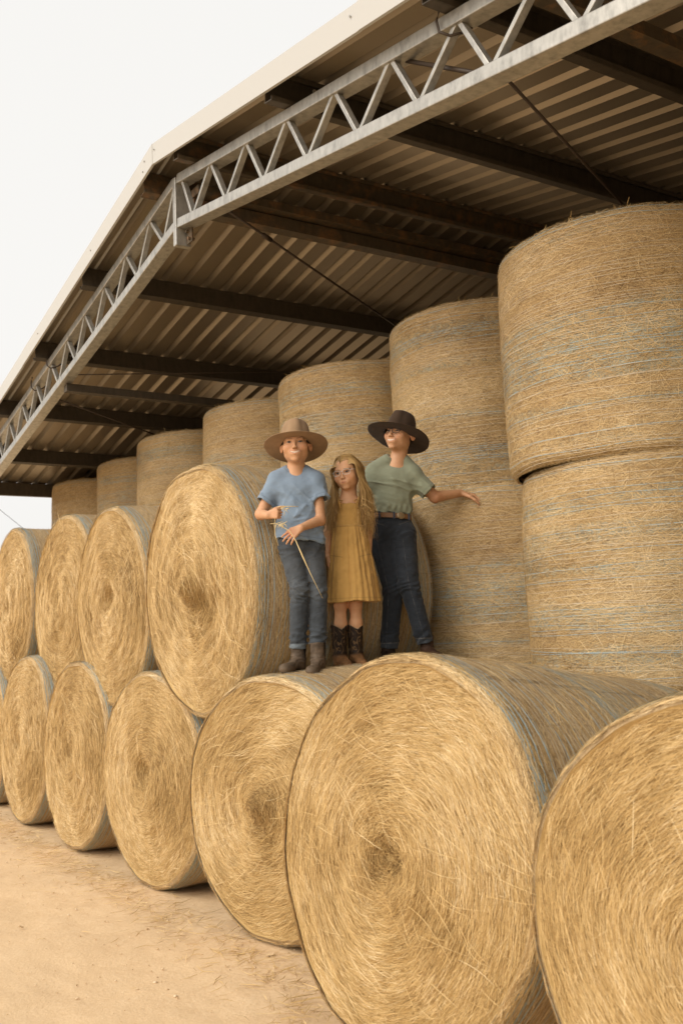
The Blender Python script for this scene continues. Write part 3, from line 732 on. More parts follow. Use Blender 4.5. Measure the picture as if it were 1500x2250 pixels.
def surface_nets(G, lo, vox):
    S = G < 0; n = np.array(G.shape)
    cnt = np.zeros(n - 1, np.int8)
    for a in (0, 1):
        for b in (0, 1):
            for c in (0, 1): cnt += S[a:n[0] - 1 + a, b:n[1] - 1 + b, c:n[2] - 1 + c]
    act = (cnt > 0) & (cnt < 8); idx = np.argwhere(act); vid = np.full(act.shape, -1, np.int32); vid[act] = np.arange(len(idx))
    acc = np.zeros((len(idx), 3)); num = np.zeros(len(idx)); cn = [(a, b, c) for a in (0, 1) for b in (0, 1) for c in (0, 1)]
    val = {q: G[idx[:, 0] + q[0], idx[:, 1] + q[1], idx[:, 2] + q[2]].astype(float) for q in cn}
    for q in cn:
        for ax in range(3):
            if q[ax]: continue
            q2 = list(q); q2[ax] = 1; q2 = tuple(q2); a, b = val[q], val[q2]; m_ = (a < 0) != (b < 0)
            t = np.where(m_, a / np.where(m_, a - b, 1), 0); p = np.tile(np.array(q, float), (len(idx), 1)); p[:, ax] += t
            acc[m_] += p[m_]; num[m_] += 1
    V = lo + (idx + acc / num[:, None]) * vox
    F = []
    for ax in range(3):
        u, w = [(1, 2), (2, 0), (0, 1)][ax]
        sl0 = [slice(None)] * 3; sl1 = [slice(None)] * 3; sl0[ax] = slice(0, n[ax] - 1); sl1[ax] = slice(1, n[ax])
        A, Bq = S[tuple(sl0)], S[tuple(sl1)]; e = np.argwhere(A != Bq)
        ok = (e[:, u] > 0) & (e[:, w] > 0) & (e[:, u] < n[u] - 1) & (e[:, w] < n[w] - 1); e = e[ok]
        inside = A[e[:, 0], e[:, 1], e[:, 2]]
        def g(du, dw):
            x = e.copy(); x[:, u] -= du; x[:, w] -= dw; return vid[x[:, 0], x[:, 1], x[:, 2]]
        q = np.stack([g(1, 1), g(0, 1), g(0, 0), g(1, 0)], 1); q[~inside] = q[~inside][:, ::-1]
        F.append(q[(q >= 0).all(1)])
    return V, np.concatenate(F)

def field_obj(name, fld, vox, mat, parent, paint=None, smooth_it=1):
    V, F = fld.mesh(vox)
    if smooth_it:                                   # light Laplacian relaxation against voxel steps
        e = np.concatenate([F[:, [0, 1]], F[:, [1, 2]], F[:, [2, 3]], F[:, [3, 0]]])
        for _ in range(smooth_it):
            A = np.zeros_like(V); c = np.zeros(len(V)); np.add.at(A, e[:, 0], V[e[:, 1]]); np.add.at(A, e[:, 1], V[e[:, 0]])
            np.add.at(c, e[:, 0], 1); np.add.at(c, e[:, 1], 1); V = V + .45 * (A / np.maximum(c, 1)[:, None] - V)
    at = {'col': paint(V)} if paint else None
    return link(name, mesh_np(name, V, [F], True, at), parent, [mat])

# --- materials of people
def m_cloth(name, weave=900, rough=.85, amt=.18, sheen=.2, bstr=.25, wr=.35):
    mt, nt, p = newmat(name); tc = nt.nodes.new('ShaderNodeTexCoord').outputs['Object']
    n = noise(nt, tc, weave, 2, .6); n2 = noise(nt, tc, 14, 3, .6)
    f = mth(nt, 'ADD', mth(nt, 'MULTIPLY', n.outputs[0], .6), mth(nt, 'MULTIPLY', n2.outputs[0], .4))
    g = ramp(nt, [(.3, (1 - amt,) * 3), (.7, (1 + 0 * amt,) * 3)], f)
    c = mixc(nt, 1.0, attr(nt, 'col', 'Color'), g.outputs[0], 'MULTIPLY'); nt.links.new(c, p.inputs['Base Color'])
    p.inputs['Roughness'].default_value = rough; p.inputs['Specular IOR Level'].default_value = .2; p.inputs['Sheen Weight'].default_value = sheen
    n3 = noise(nt, mapping(nt, tc, (1, 1, 1.6)), 22, 3, .55, .6); b1 = nt.nodes.new('ShaderNodeBump'); b1.inputs['Strength'].default_value = wr; b1.inputs['Distance'].default_value = .012
    nt.links.new(n3.outputs[0], b1.inputs['Height']); b2 = nt.nodes.new('ShaderNodeBump'); b2.inputs['Strength'].default_value = bstr; b2.inputs['Distance'].default_value = .001
    nt.links.new(n.outputs[0], b2.inputs['Height']); nt.links.new(b1.outputs[0], b2.inputs['Normal']); nt.links.new(b2.outputs[0], p.inputs['Normal']); return mt
def m_skin():
    mt, nt, p = newmat('skin'); tc = nt.nodes.new('ShaderNodeTexCoord').outputs['Object']
    n = noise(nt, tc, 40, 4, .6); g = ramp(nt, [(.3, (.90, .86, .84)), (.7, (1, 1, 1))], n.outputs[0])
    c = mixc(nt, 1.0, attr(nt, 'col', 'Color'), g.outputs[0], 'MULTIPLY'); nt.links.new(c, p.inputs['Base Color'])
    p.inputs['Roughness'].default_value = .52; p.inputs['Specular IOR Level'].default_value = .4
    p.inputs['Subsurface Weight'].default_value = .12; p.inputs['Subsurface Radius'].default_value = (.012, .005, .003); p.inputs['Subsurface Scale'].default_value = .6
    return mt
SKIN = m_skin(); CLOTH = m_cloth('jersey_cotton'); DENIM = m_cloth('denim', 1400, .9, .35, .1, .4, .6); LINEN = m_cloth('linen', 500, .9, .16, .15, .3)
FELT = m_cloth('wool_felt', 500, .95, .10, .1, .2, .05); LEATH = m_cloth('worn_leather', 160, .6, .35, 0, .3, .25)

# --- head
def head_field(fd, O, R, smile=0.0, s=1.0, neck=None, hatted=False):
    """O = head centre (eye level between the ears), R rotates head axes into body axes; face looks to -Y"""
    F = (R * 1.0, np.array(O, float))
    e = lambda c, r, k=.01, op='add', RR=None: fd.ell(np.array(c) * s, np.array(r) * s if not np.isscalar(r) else r * s, k * s, op, F, RR)
    c_ = lambda a, b, ra, rb, k=.008, op='add': fd.cap(np.array(a) * s, np.array(b) * s, ra * s, rb * s, k * s, 1.0, op, F)
    if neck is not None:
        N = R.T @ (np.array(neck, float) - O) / s
        c_((0, .016, -.050), tuple(N), .044, .046, .025)
    e((0, .014, .035), (.071, .088, .060 if hatted else .078), .01)
    e((0, -.022, -.018 if hatted else -.014), (.0615, .063, .068 if hatted else .074), .03)
    e((0, -.034, -.062), (.040, .044, .032), .03)
    e((0, -.068, -.090), (.018, .014, .012), .022)
    for x in (-1, 1):
        e((x * .042, -.012, -.048), (.014, .03, .020), .03)
        e((x * .040, -.058, -.028 + .004 * smile), (.023, .021, .020), .025)
        e((x * .028, -.077, .018), (.021, .009, .007), .016)
        e((x * .030, -.094, .001), (.017, .014, .009), .012, 'sub')
        e((x * .030, -.070, .001), .0122, .003)
        e((x * .0088, -.096, -.0335), (.0058, .0075, .0052), .005)
        # ear: shell with a hollow
        Re = np.array(Matrix.Rotation(x * -.5, 3, 'Z') @ Matrix.Rotation(.15, 3, 'X'))
        e((x * .077, .010, -.006), (.0065, .018, .029), .006, 'add', Re)
        e((x * .084, .004, -.003), (.0055, .009, .017), .005, 'sub', Re)
    if hatted: fd.fn(np.array(O) - .14, np.array(O) + .14, lambda P: (((P - F[1]) @ F[0])[:, 2] - .047 * s), .002, 'cut')
    c_((0, -.081, .008), (0, -.101, -.027), .0055, .0068, .010)
    e((0, -.102, -.031), (.0078, .0075, .0066), .006)
    # mouth
    e((0, -.079, -.058), (.026, .013, .016), .018)
    def lip(P, up):
        q = (P - F[1]) @ F[0] / s; x, y, z = q.T; cv = 9.0 * x * x * smile
        zc = (-.0505 if up else -.0665) if smile > .3 else (-.0552 if up else -.0625); zc = zc + 4 * x * x * smile + (0 if up or smile < .3 else 9 * x * x)
        hw = .026 if smile > .3 else .014
        return (np.sqrt((x / hw) ** 2 + ((z - zc) / (.0030 if up else .0040)) ** 2 + ((y + .0900 - 11 * x * x) / .0048) ** 2) - 1) * .0035 * s
    C = F[0] @ (np.array([0, -.09, -.057]) * s) + F[1]
    for up in (0, 1): fd.fn(C - .032, C + .032, (lambda P, u=up: lip(P, u)), .004)

def sst(x, a, b): t = np.clip((x - a) / (b - a), 0, 1); return t * t * (3 - 2 * t)
def head_paint(P, col, O, R, skin, smile, s=1.0, hair=(.10, .055, .025), brow=(.22, .12, .055), gaze=(0, 0), hairline=.055, hair_on=True, iris=(.06, .035, .02)):
    q = ((P - np.array(O)) @ R) / s; x, y, z = q.T; near = (np.abs(q) < .15).all(1) & (z > -.13); c = col.copy()
    def blend(mask, rgb): c[:] = c * (1 - mask[:, None]) + np.array(rgb) * mask[:, None]
    fr = near & (y < -.02); f = fr.astype(float)
    for sx in (-1, 1):
        blend(f * .38 * np.exp(-(((x - sx * .038) / .020) ** 2 + ((z + .026) / .018) ** 2)), (skin[0] * .98, skin[1] * .68, skin[2] * .58))
        blend(f * .38 * np.exp(-(((x - sx * .030) / .020) ** 2 + ((z - .002) / .011) ** 2)), (skin[0] * .55, skin[1] * .45, skin[2] * .4))
        # eye: almond opening, iris, lid line
        ex = (x - sx * .030) / .0140; hz = .0060 * (1 - ex ** 2) * (1 if smile < .3 else .72); ez = z - .0008 - .0010 * ex * sx
        op = f * (np.abs(ex) < 1) * sst(hz - np.abs(ez), -.0006, .0008)
        blend(op, (.33, .25, .19))
        d = np.hypot(x - sx * .030 - gaze[0], (z - .001 - gaze[1]))
        blend(op * (1 - sst(d, .0070, .0082)), iris); blend(op * (1 - sst(d, .0028, .0038)), (.01, .008, .006))
        lid = f * (np.abs(ex) < 1.08) * np.exp(-((ez - np.maximum(hz, 0) - .0006) / .0018) ** 2); blend(lid * .95, (.055, .03, .018))
        lid = f * (np.abs(ex) < 1.0) * np.exp(-((ez + np.maximum(hz, 0) + .0004) / .0011) ** 2); blend(lid * .35, (.14, .07, .04))
        bx = (x - sx * .031) / .019; bz = .0165 + .0025 * (1 - bx ** 2) - .001 * bx * sx
        blend(f * (np.abs(bx) < 1.05) * np.exp(-((z - bz) / .0027) ** 2) * .9, brow)
        blend(f * .6 * np.exp(-(((x - sx * .0062) / .0028) ** 2 + ((z + .0385) / .0022) ** 2)), (.16, .06, .03))
        ear = near & (sx * x > .070) & (np.abs(y - .008) < .03) & (np.abs(z + .006) < .035); blend(ear * .35, (skin[0] * .9, skin[1] * .62, skin[2] * .5))
    cv = 9.0 * x * x * smile
    if smile > .3:
        u = np.clip(1 - (x / .0310) ** 2, 0, 1); zu = -.0520 + 6.5 * x * x; zl_ = zu - .0110 * u
        ins = f * (np.abs(x) < .0310) * sst(np.minimum(zu - z, z - zl_), -.0004, .0007)
        lipm = f * (np.abs(x) < .032) * (np.exp(-((z - zu - .0018) / .0022) ** 2) + np.exp(-((z - zl_ + .0024) / .0028) ** 2)); blend(np.clip(lipm, 0, 1) * .65 * (1 - ins), (skin[0] * .78, skin[1] * .50, skin[2] * .45))
        blend(ins, (.26, .10, .07))
        blend(ins * sst(z - zl_ - .0012, 0, .0008) * sst(.0270 - np.abs(x), 0, .003), (.68, .56, .44))
        for sx in (-1, 1):       # laugh lines
            t = (z + .036) / .022; xc = sx * (.024 + .006 * (-t)); blend(f * (np.abs(t) < .9) * np.exp(-((x - xc) / .0018) ** 2) * .22, (skin[0] * .6, skin[1] * .45, skin[2] * .38))
    else:
        for zc, hh in ((-.0552, .0028), (-.0628, .0036)):
            m_ = f * np.exp(-(x / .0150) ** 4) * np.exp(-((z - zc) / hh) ** 2); blend(m_ * .70, (skin[0] * .75, skin[1] * .44, skin[2] * .38))
        blend(f * np.exp(-(x / .0165) ** 4) * .8 * np.exp(-((z + .0588) / .0011) ** 2), (.16, .05, .035))
    if hair_on:
        sc = near & (((z > hairline + .02 * vnoise(P, 60, 3) * .4) & (y < .03)) | ((y > .012 + .3 * np.clip(-z - .02, 0, 1)) & (z > -.055) & (np.abs(x) < .0735)) | ((np.abs(x) > .060) & (z > .004) & (y > -.055)))
        blend(sc.astype(float), np.array(hair)); 
        n_ = vnoise(P * np.array([1, 1, .25]), 260, 4); c[sc] *= (1 + .35 * n_[sc])[:, None]
    return c

# --- hands
def hand(fd, W, d, n, s, sc=1.0, curl=(.5, .6, .4), thumb=(.5, .3), spread=.12, rad=1.0, curls=None, elbow=None):
    """W wrist, d towards the knuckles, n the side the palm faces, s towards the thumb"""
    W = np.array(W, float); d = np.array(d, float); d /= np.linalg.norm(d); n = np.array(n, float); n -= d * (n @ d); n /= np.linalg.norm(n)
    s0 = np.array(s, float); s = s0 - d * (s0 @ d) - n * (s0 @ n); s /= np.linalg.norm(s)
    w = .0165 * sc; pl = .072 * sc
    for i in range(4):
        u = (1.5 - i); k0 = W + s * u * w * .55 + d * .008 * sc; k1 = W + d * (pl - .004 * abs(u - .5) * sc) + s * u * w
        fd.cap(k0, k1, .0105 * sc * rad, .0092 * sc * rad, .010)
        L = np.array([.034, .021, .018]) * sc * (.93, 1.03, 1.0, .80)[i]; a = 0; p = k1
        cu = curl if curls is None else curls[i]; fan = spread * u
        dd = d * math.cos(fan) + s * math.sin(fan)
        for j in range(3):
            a += cu[j]; v = dd * math.cos(a) + n * math.sin(a); q = p + v * L[j]
            fd.cap(p, q, (.0078, .0070, .0063)[j] * sc * rad, (.0071, .0064, .0054)[j] * sc * rad, .0035 if j == 0 else .002); p = q
    t0 = W + d * .018 * sc + s * w * 1.1 + n * .004 * sc; t1 = t0 + (d * math.cos(thumb[0]) + s * math.sin(thumb[0])) * .036 * sc + n * .008 * sc
    t2 = t1 + (d * math.cos(thumb[0] * .5) + s * math.sin(thumb[0] * .5) + n * thumb[1]) * .028 * sc; t3 = t2 + (d * 1.0 + n * thumb[1] * 1.4) * .021 * sc
    fd.cap(t0, t1, .0125 * sc, .0098 * sc, .010); fd.cap(t1, t2, .0092 * sc, .0082 * sc, .003); fd.cap(t2, t3, .0080 * sc, .0064 * sc, .002)

# --- hats
def hat(parent, O, R, col, band_col, brim=.178, side_up=.022, front_dip=.010, crown_h=.108, name='hat', inner=(.5,)):
    nu = 96; th = np.linspace(0, 2 * np.pi, nu, endpoint=False); c, s = np.cos(th), np.sin(th)     # th=-90deg is the front (-Y)
    ax_, ay_ = .086, .106
    rows = []
    def crown(t):      # t 0 base .. 1 top centre
        KT = .52; sh = 1 - KT * t ** 1.9 if t < .82 else (1 - KT * .82 ** 1.9) * max(1 - t, 0) / .18 * .995
        z = crown_h * (np.sin(min(t / .82, 1) * np.pi / 2) ** .95) if t < .82 else crown_h
        x = ax_ * sh * c * (1 - .10 * t * (s < 0) * (-s)); y = ay_ * sh * s
        zz = np.full(nu, z)
        if t > .6:
            top = (t - .6) / .4
            zz = zz - .020 * np.exp(-(x / .022) ** 2) * top * (1 - .3 * (s > 0))            # centre crease
        pin = np.exp(-((np.abs(c) - .62) / .22) ** 2) * (s < .0) * np.sin(np.pi * min(t * 1.1, 1)); x = x * (1 - .13 * pin); y = y * (1 - .08 * pin)
        return np.stack([x, y, zz], 1)
    for r_ in np.linspace(1, 0, 15):       # brim, outside in
        rho_x = ax_ + (brim - ax_) * r_; rho_y = ay_ + (brim * 1.06 - ay_) * r_
        z = r_ ** 1.6 * (side_up * np.abs(c) ** 2.2 - front_dip * np.abs(s) ** 2.5) - .004 * r_
        rows.append(np.stack([rho_x * c, rho_y * s, z + 0 * c], 1))
    nb = len(rows)
    for t in np.concatenate([np.linspace(.04, .8, 14), np.linspace(.82, 1, 8)]): rows.append(crown(t))
    V = np.concatenate(rows); F = ring_grid(len(rows), nu)
    V = V + .0012 * fbm(V, 28, 3, 2)[:, None]
    Vw = V @ R.T + np.array(O)
    cc = np.tile(np.array(col, float), (len(V), 1)); cc *= (1 + .12 * fbm(V, 22, 9, 3))[:, None]
    o = link(name, mesh_np(name, Vw, [F], True, {'col': cc}), parent, [FELT])
    md = o.modifiers.new('thickness', 'SOLIDIFY'); md.thickness = .0028; md.offset = 0
    m_ = MB(); pts = []
    for k in range(2):
        ring = [Vector(R @ np.array([(ax_ + .0045) * math.cos(a), (ay_ + .0045) * math.sin(a), .010 + .006 * k + .0018 * math.sin(a * 40 + k * 3.14)]) + np.array(O)) for a in np.linspace(0, 2 * np.pi, 160)]
        m_.tube(ring, .0036, 6)
    b = m_.build('hat_band', m_flat(name + '_band', band_col, .55), o, smooth=True)
    return o

# ------------------------------------------------------------------ the three children
SK = (.58, .325, .18)
YAW = math.radians(57.237)
def unit(v): v = np.array(v, float); return v / np.linalg.norm(v)
def flat_cap(fd, a, b, ra, rb, k=.012, op='add', ky=1.0):
    """capsule cut square at b"""
    a = np.array(a, float); b = np.array(b, float); ba = b - a; L = np.linalg.norm(ba); u = ba / L
    def f(P):
        q = P - a; h = q @ u; t = np.clip(h / L, 0, 1); w = q - np.clip(h, 0, None if op == 'sub' else L)[:, None] * u
        if ky != 1: w = w * np.array([1, 1 / ky, 1])
        d = np.sqrt((w * w).sum(1)) - (ra + (rb - ra) * t); d = d * (1 if ky == 1 else (1 + ky) / 2)
        return np.maximum(d, h - L) if op == 'add' else d
    e = b + (u * .03 if op == 'sub' else 0); r = max(ra, rb) * 1.1
    return fd._add(np.minimum(a, e) - r, np.maximum(a, e) + r, f, k, op)
def folds(A, dirs, seed):
    def f(P):
        o = np.zeros(len(P))
        for (d, sc, along, amp) in dirs:
            d = unit(d); q = P - (P @ d)[:, None] * d * (1 - along)
            n = vnoise(q, sc, seed); o += amp * (np.abs(n) ** .8 - .35); seed_ = seed
        return A * o
    return f
def paint_const(c, var=.1, sc=9, seed=1):
    def f(V):
        return np.array(c)[None] * (1 + var * fbm(V, sc, seed, 2))[:, None]
    return f

def boot(parent, H, fwd, up=(0, 0, 1), shaft=.13, r_sh=.042, L=.225, col=(.085, .058, .038), kind='chelsea', name='boot', top_tilt=0.0, s=1.0):
    """H = point under the heel, fwd = towards the toe"""
    f = unit(fwd); u = np.array(up, float); u = unit(u - f * (u @ f)); w = np.cross(f, u)
    # local axes: X = side, -Y = toe, Z = up
    R = np.stack([w * 1.0, -f, u], 1); O = np.array(H, float); F = (R, O)
    fd = Field(); pt = kind == 'western'
    fd.cap((0, -.005, .035), (0, .0, .07), .036, .036, .01, F=F)
    fd.ell((0, .010, .032), (.031, .034, .034), .015, F=F)
    fd.cap((0, -.01, .058), (0, -.10, .030), .036, .028, .02, F=F)
    tl = L - .05
    if pt: fd.ell((0, -tl + .055, .026), (.028, .062, .024), .02, F=F); fd.ell((0, -tl + .020, .020), (.014, .03, .016), .02, F=F)
    else: fd.ell((0, -tl + .048, .028), (.038, .050, .030), .025, F=F)
    up_l = R.T @ np.array([0, 0, 1.0]); top = np.array([0, .0, .06]) + up_l * (shaft - .06)
    flat_cap_l(fd, (0, -.004, .06), tuple(top + np.array([0, -top_tilt, 0])), .0385 if pt else .037, r_sh, F, pt)
    fd.fn(O - .35, O + .35, lambda P: .008 - ((P - O) @ R)[:, 2], .001, 'cut')
    def disp(P):
        q = (P - O) @ R; v = q[:, 2]
        return .0016 * fbm(q * np.array([1, .6, 2.0]), 45, 5, 2) + .0018 * np.sin(v * 260 + 4 * vnoise(q, 20, 3)) * np.exp(-((v - .07) / .03) ** 2)
    fd.disp = disp
    def paint(V):
        q = (V - O) @ R; c = np.tile(np.array(col), (len(V), 1)); c *= (1 + .35 * fbm(V, 40, 3, 3))[:, None]
        if pt:
            toe = sst(.085 - q[:, 2] + .25 * np.clip(-q[:, 1] - .02, 0, 1), 0, .03) * sst(-q[:, 1], -.05, .02)
            c = c * (1 - toe[:, None]) + np.array([.21, .105, .045]) * (1 + .4 * fbm(V, 35, 8, 3))[:, None] * toe[:, None]
            a = np.arctan2(q[:, 0], -q[:, 1]); zz = q[:, 2]
            pat = np.abs(np.sin(3.2 * a + 1.4 * np.sin(zz * 75)) - .8 * np.sin(zz * 62 + 2.0 * np.cos(3 * a)))
            st = (pat < .13) & (zz > .085); c[st] = c[st] * .3 + np.array([.22, .13, .06]) * .7
            rim = top_edge(q, shaft) ; c[rim] = (.45, .34, .22)
        else:
            worn = sst(.07 - q[:, 2], 0, .05)[:, None] * (.5 + .5 * fbm(V, 30, 6, 2))[:, None]; c = c * (1 - .6 * worn) + np.array([.20, .14, .085]) * .6 * worn
            gore = (np.abs(q[:, 0]) > .022) & (q[:, 2] > .07) & (np.abs(q[:, 1] - .004) < .020 * sst(q[:, 2], .05, .13)); c[gore] = (.03, .024, .02)
        return np.clip(c, .005, 1)
    def top_edge(q, sh): return q[:, 2] > sh + .028 * np.abs(q[:, 0]) / r_sh - .012 - .0
    o = field_obj(name, fd, .0032, LEATH, parent, paint)
    # sole and heel block
    m_ = MB(); out = []
    for t in np.linspace(0, 2 * np.pi, 40, endpoint=False):
        y = .5 * L * math.cos(t); x = math.sin(t); tt = (y + L / 2) / L                   # tt 0 toe..1 heel (y + = heel)
        w_ = (.030 if pt else .036) * (math.sin(min(1, (1.02 - tt) * 2.2 + .55) * 1.57)) * (1 - .0)
        w_ *= (1 - (1 - min(tt / .45, 1)) ** (1.6 if pt else 2.8)) ** .55
        out.append((x * w_ * 1.06, y - (tl + .0) + L / 2 - .002))
    n = len(out)
    for z in (-.006, .0095):
        for x, y in out: m_.v.append(tuple(R @ np.array([x, y, z]) + O))
    for i in range(n): j = (i + 1) % n; m_.f.append((i, j, n + j, n + i))
    m_.f.append(tuple(range(n))[::-1]); m_.f.append(tuple(n + i for i in range(n)))
    b = len(m_.v); hp = [(x * .92, y) for x, y in out if y > .0]
    if len(hp) > 3:
        hz = -.026 if pt else -.016; k = len(hp)
        for z in (hz, -.0062):
            for x, y in hp: m_.v.append(tuple(R @ np.array([x, y, z]) + O))
        for i in range(k): j = (i + 1) % k; m_.f.append((b + i, b + j, b + k + j, b + k + i))
        m_.f.append(tuple(b + i for i in range(k))[::-1]); m_.f.append(tuple(b + k + i for i in range(k)))
    m_.build('sole', SOLE, o)
    return o
def flat_cap_l(fd, a, b, ra, rb, F, notch):
    R, O = F; a = np.array(a, float); b = np.array(b, float); ba = b - a; L = np.linalg.norm(ba); u = ba / L
    def f(P):
        q = (P - O) @ R - a; h = q @ u; t = np.clip(h / L, 0, 1); w = q - np.clip(h, 0, L * 1.4)[:, None] * u
        d = np.sqrt((w * w).sum(1)) - (ra + (rb - ra) * t)
        lim = L + (.030 * (np.abs(w[:, 0]) / rb) ** 1.3 - .012 if notch else 0)
        d = np.maximum(d, h - lim)
        inner = np.minimum(-(np.sqrt((w * w).sum(1)) - (ra + (rb - ra) * t - .0085)), h - L * .80)     # hollow top
        return np.maximum(d, inner)
    A, B = R @ a + O, R @ (b + u * .05) + O
    fd._add(np.minimum(A, B) - rb * 1.2, np.maximum(A, B) + rb * 1.2, f, .012, 'add')
SOLE = m_flat('rubber_sole', (.045, .032, .022), .8)

def glasses(parent, O, R, s, mat, w=.0235, h=.0165, r=.0016, rnd=3.0, name='glasses'):
    m_ = MB(); O = np.array(O, float); T = lambda x, y, z: tuple(R @ (np.array([x, y, z]) * s) + O)
    for sx in (-1, 1):
        ring = []
        for t in np.linspace(0, 2 * np.pi, 33):
            cx, cz = math.cos(t), math.sin(t); k = (abs(cx) ** rnd + abs(cz) ** rnd) ** (-1 / rnd)
            ring.append(T(sx * .031 + cx * k * w, -.1015 + abs(sx * .031 + cx * k * w) ** 2 * 4, -.001 + cz * k * h))
        m_.tube(ring, r * s, 6)
        m_.tube([T(sx * .0545, -.090, .008), T(sx * .071, -.070, .008), T(sx * .080, -.01, .006), T(sx * .080, .012, -.004)], r * s * .9, 6)
    m_.tube([T(-.009, -.1015, .004), T(0, -.1035, .006), T(.009, -.1015, .004)], r * s, 6)
    g = m_.build(name, mat, parent, smooth=True)
    return g

# --------------------------------------------------------- boy in blue
def boy_blue():
    p = empty('person', (-4.808, 2.809, 1.395), YAW)
    tag(p, 'smiling boy in blue t-shirt and wide tan hat holding a grass stalk', 'person')
    HO = np.array([-.004, .012, 1.251]); HR = rot3(-.05, -.02, -.02); s = 1.06
    b = Field()
    head_field(b, HO, HR, 1.0, s, hatted=True, neck=(-.008, .045, 1.075))
    b.cap((-.008, .045, 1.09), (-.01, .035, .98), .055, .075, .04, .8); b.cap((-.01, .03, .98), (.0, .03, .76), .085, .085, .03, .7)
    for q in ((-.125, .032, 1.045), (.103, .032, 1.028)): b.cap((-.008, .04, 1.06), q, .036, .034, .03)
    eL, wL = (-.214, .018, .868), (-.160, -.135, .842); eR, wR = (.118, -.005, .818), (.016, -.118, .768)
    b.cap((-.125, .032, 1.04), eL, .036, .031, .02); b.cap(eL, wL, .0315, .0215, .012); b.cap((.103, .032, 1.03), eR, .036, .031, .02); b.cap(eR, wR, .031, .0205, .012)
    # fist round the stalk: palm towards the body, thumb on top
    hand(b, wL, (.78, -.45, .06), (.35, .9, .0), (0, .1, 1), .86, curls=[(1.35, 1.5, .7), (1.35, 1.55, .8), (1.35, 1.55, .8), (1.3, 1.5, .8)], thumb=(.5, .55), spread=.02)
    hand(b, wR, (-.80, -.18, -.57), (.05, .92, -.35), (-.58, .05, .80), .88, curl=(.28, .30, .22), thumb=(.6, .5), spread=.20)
    def paint(V):
        c = np.tile(np.array(SK), (len(V), 1)); c *= (1 + .06 * fbm(V, 18, 3, 2))[:, None]
        kn = np.exp(-((np.linalg.norm(V - np.array([-.048, -.13, .735]), axis=1)) / .03) ** 2); c[:, 1:] *= (1 - .18 * kn)[:, None]
        for e in (eL, eR): kk = np.exp(-(np.linalg.norm(V - np.array(e), axis=1) / .035) ** 2); c[:, 1:] *= (1 - .12 * kk)[:, None]
        return head_paint(V, c, HO, HR, SK, 1.0, s, hair=(.045, .028, .016), brow=(.17, .09, .04), hairline=.062, iris=(.055, .045, .03))
    field_obj('body', b, .0026, SKIN, p, paint)
    # t-shirt
    t = Field()
    t.cap((-.075, .03, 1.005), (.055, .03, .995), .078, .078, .03, .85)
    for q in ((-.118, .032, 1.068), (.104, .032, 1.054)): t.cap((-.008 + (.045 if q[0] > 0 else -.045), .045, 1.102), q, .045, .047, .03)
    t.cap((-.01, .032, .98), (.002, .020, .70), .112, .136, .03, .68)
    sL, sR = (-.187, .012, .932), (.128, .006, .935)
    flat_cap(t, (-.122, .03, 1.055), sL, .048, .054, .03); flat_cap(t, (.102, .03, 1.045), sR, .048, .053, .03)
    flat_cap(t, (-.124 - .03, .022, .99), tuple(np.array(sL) + .02 * (np.array(sL) - np.array([-.124, .03, 1.03])) / .1), .038, .0465, .004, 'sub')
    flat_cap(t, (.112, .018, .975), tuple(np.array(sR) + np.array([.003, 0, -.02])), .038, .0445, .004, 'sub')
    hem = lambda P: (.728 - .13 * (P[:, 0] + .139) + .006 * np.sin(P[:, 0] * 40)) - P[:, 2]
    t.fn((-.3, -.3, .55), (.3, .3, .80), lambda P: np.where(np.abs(P[:, 0] - .0) < .16, hem(P), -1), .002, 'cut')
    NK = np.array([-.008, -.012, 1.160]); t.ell(NK, (.062, .074, .058), .006, 'sub')
    f1 = folds(.011, [((.75, .1, -.66), 24, .2, 1.2), ((-.6, 0, -.8), 19, .22, .9)], 11); f2 = folds(.008, [((1, 0, .25), 34, .2, 1)], 5)
    def dsp(P):
        w = sst(1.06 - P[:, 2], 0, .12); lo = np.exp(-((P[:, 2] - .80) / .07) ** 2)
        # the long diagonal fold from the armpit to the belly
        a = np.array([.095, -.05, .95]); bb = np.array([-.02, -.06, .84]); d = bb - a; q = P - a; h = np.clip((q @ d) / (d @ d), 0, 1); r = np.linalg.norm(q - h[:, None] * d, axis=1)
        return np.clip(1.3 * f1(P) * w + f2(P) * lo, -.012, .0025) - .007 * np.exp(-(r / .012) ** 2) * (P[:, 1] < 0) + .002 * fbm(P, 20, 3, 2)
    t.disp = dsp
    def pt(V):
        c = paint_const((.215, .285, .375), .06, 14, 3)(V)
        q = (V - NK) / np.array([.062, .074, .058]); r = np.linalg.norm(q, axis=1); rib = (r < 1.22) & (V[:, 2] > 1.06); c[rib] *= .90; edge = (r < 1.26) & (r >= 1.22) & (V[:, 2] > 1.06); c[edge] *= .7
        for S, J in ((sL, (-.124, .03, 1.03)), (sR, (.100, .03, 1.018))):
            u = unit(np.array(S) - np.array(J)); h = (V - np.array(S)) @ u; m_ = (np.abs(h + .016) < .0016) & (np.linalg.norm(V - np.array(S), axis=1) < .08); c[m_] *= .72
        h = .728 - .13 * (V[:, 0] + .139); m_ = np.abs(V[:, 2] - h - .018) < .0016; c[m_] *= .75
        return c
    field_obj('tshirt', t, .0032, CLOTH, p, pt)
    # jeans
    j = Field()
    j.cap((-.044, .03, .695), (.060, .03, .685), .079, .078, .03, .85); j.cap((.0, .03, .76), (.005, .03, .70), .09, .10, .03, .72)
    legs = (((-.052, .022, .68), (-.008, -.03, .431), (-.030, -.008, .112), .070), ((.072, .03, .67), (.092, -.0, .408), (.082, -.018, .110), .066))
    for h, k, a, r in legs:
        j.cap(h, k, r, .054, .02); flat_cap(j, k, a, .054, .0450, .015)
    fj = folds(.010, [((0, .2, 1), 16, .1, .4), ((1, 0, .35), 30, .25, .7)], 31)
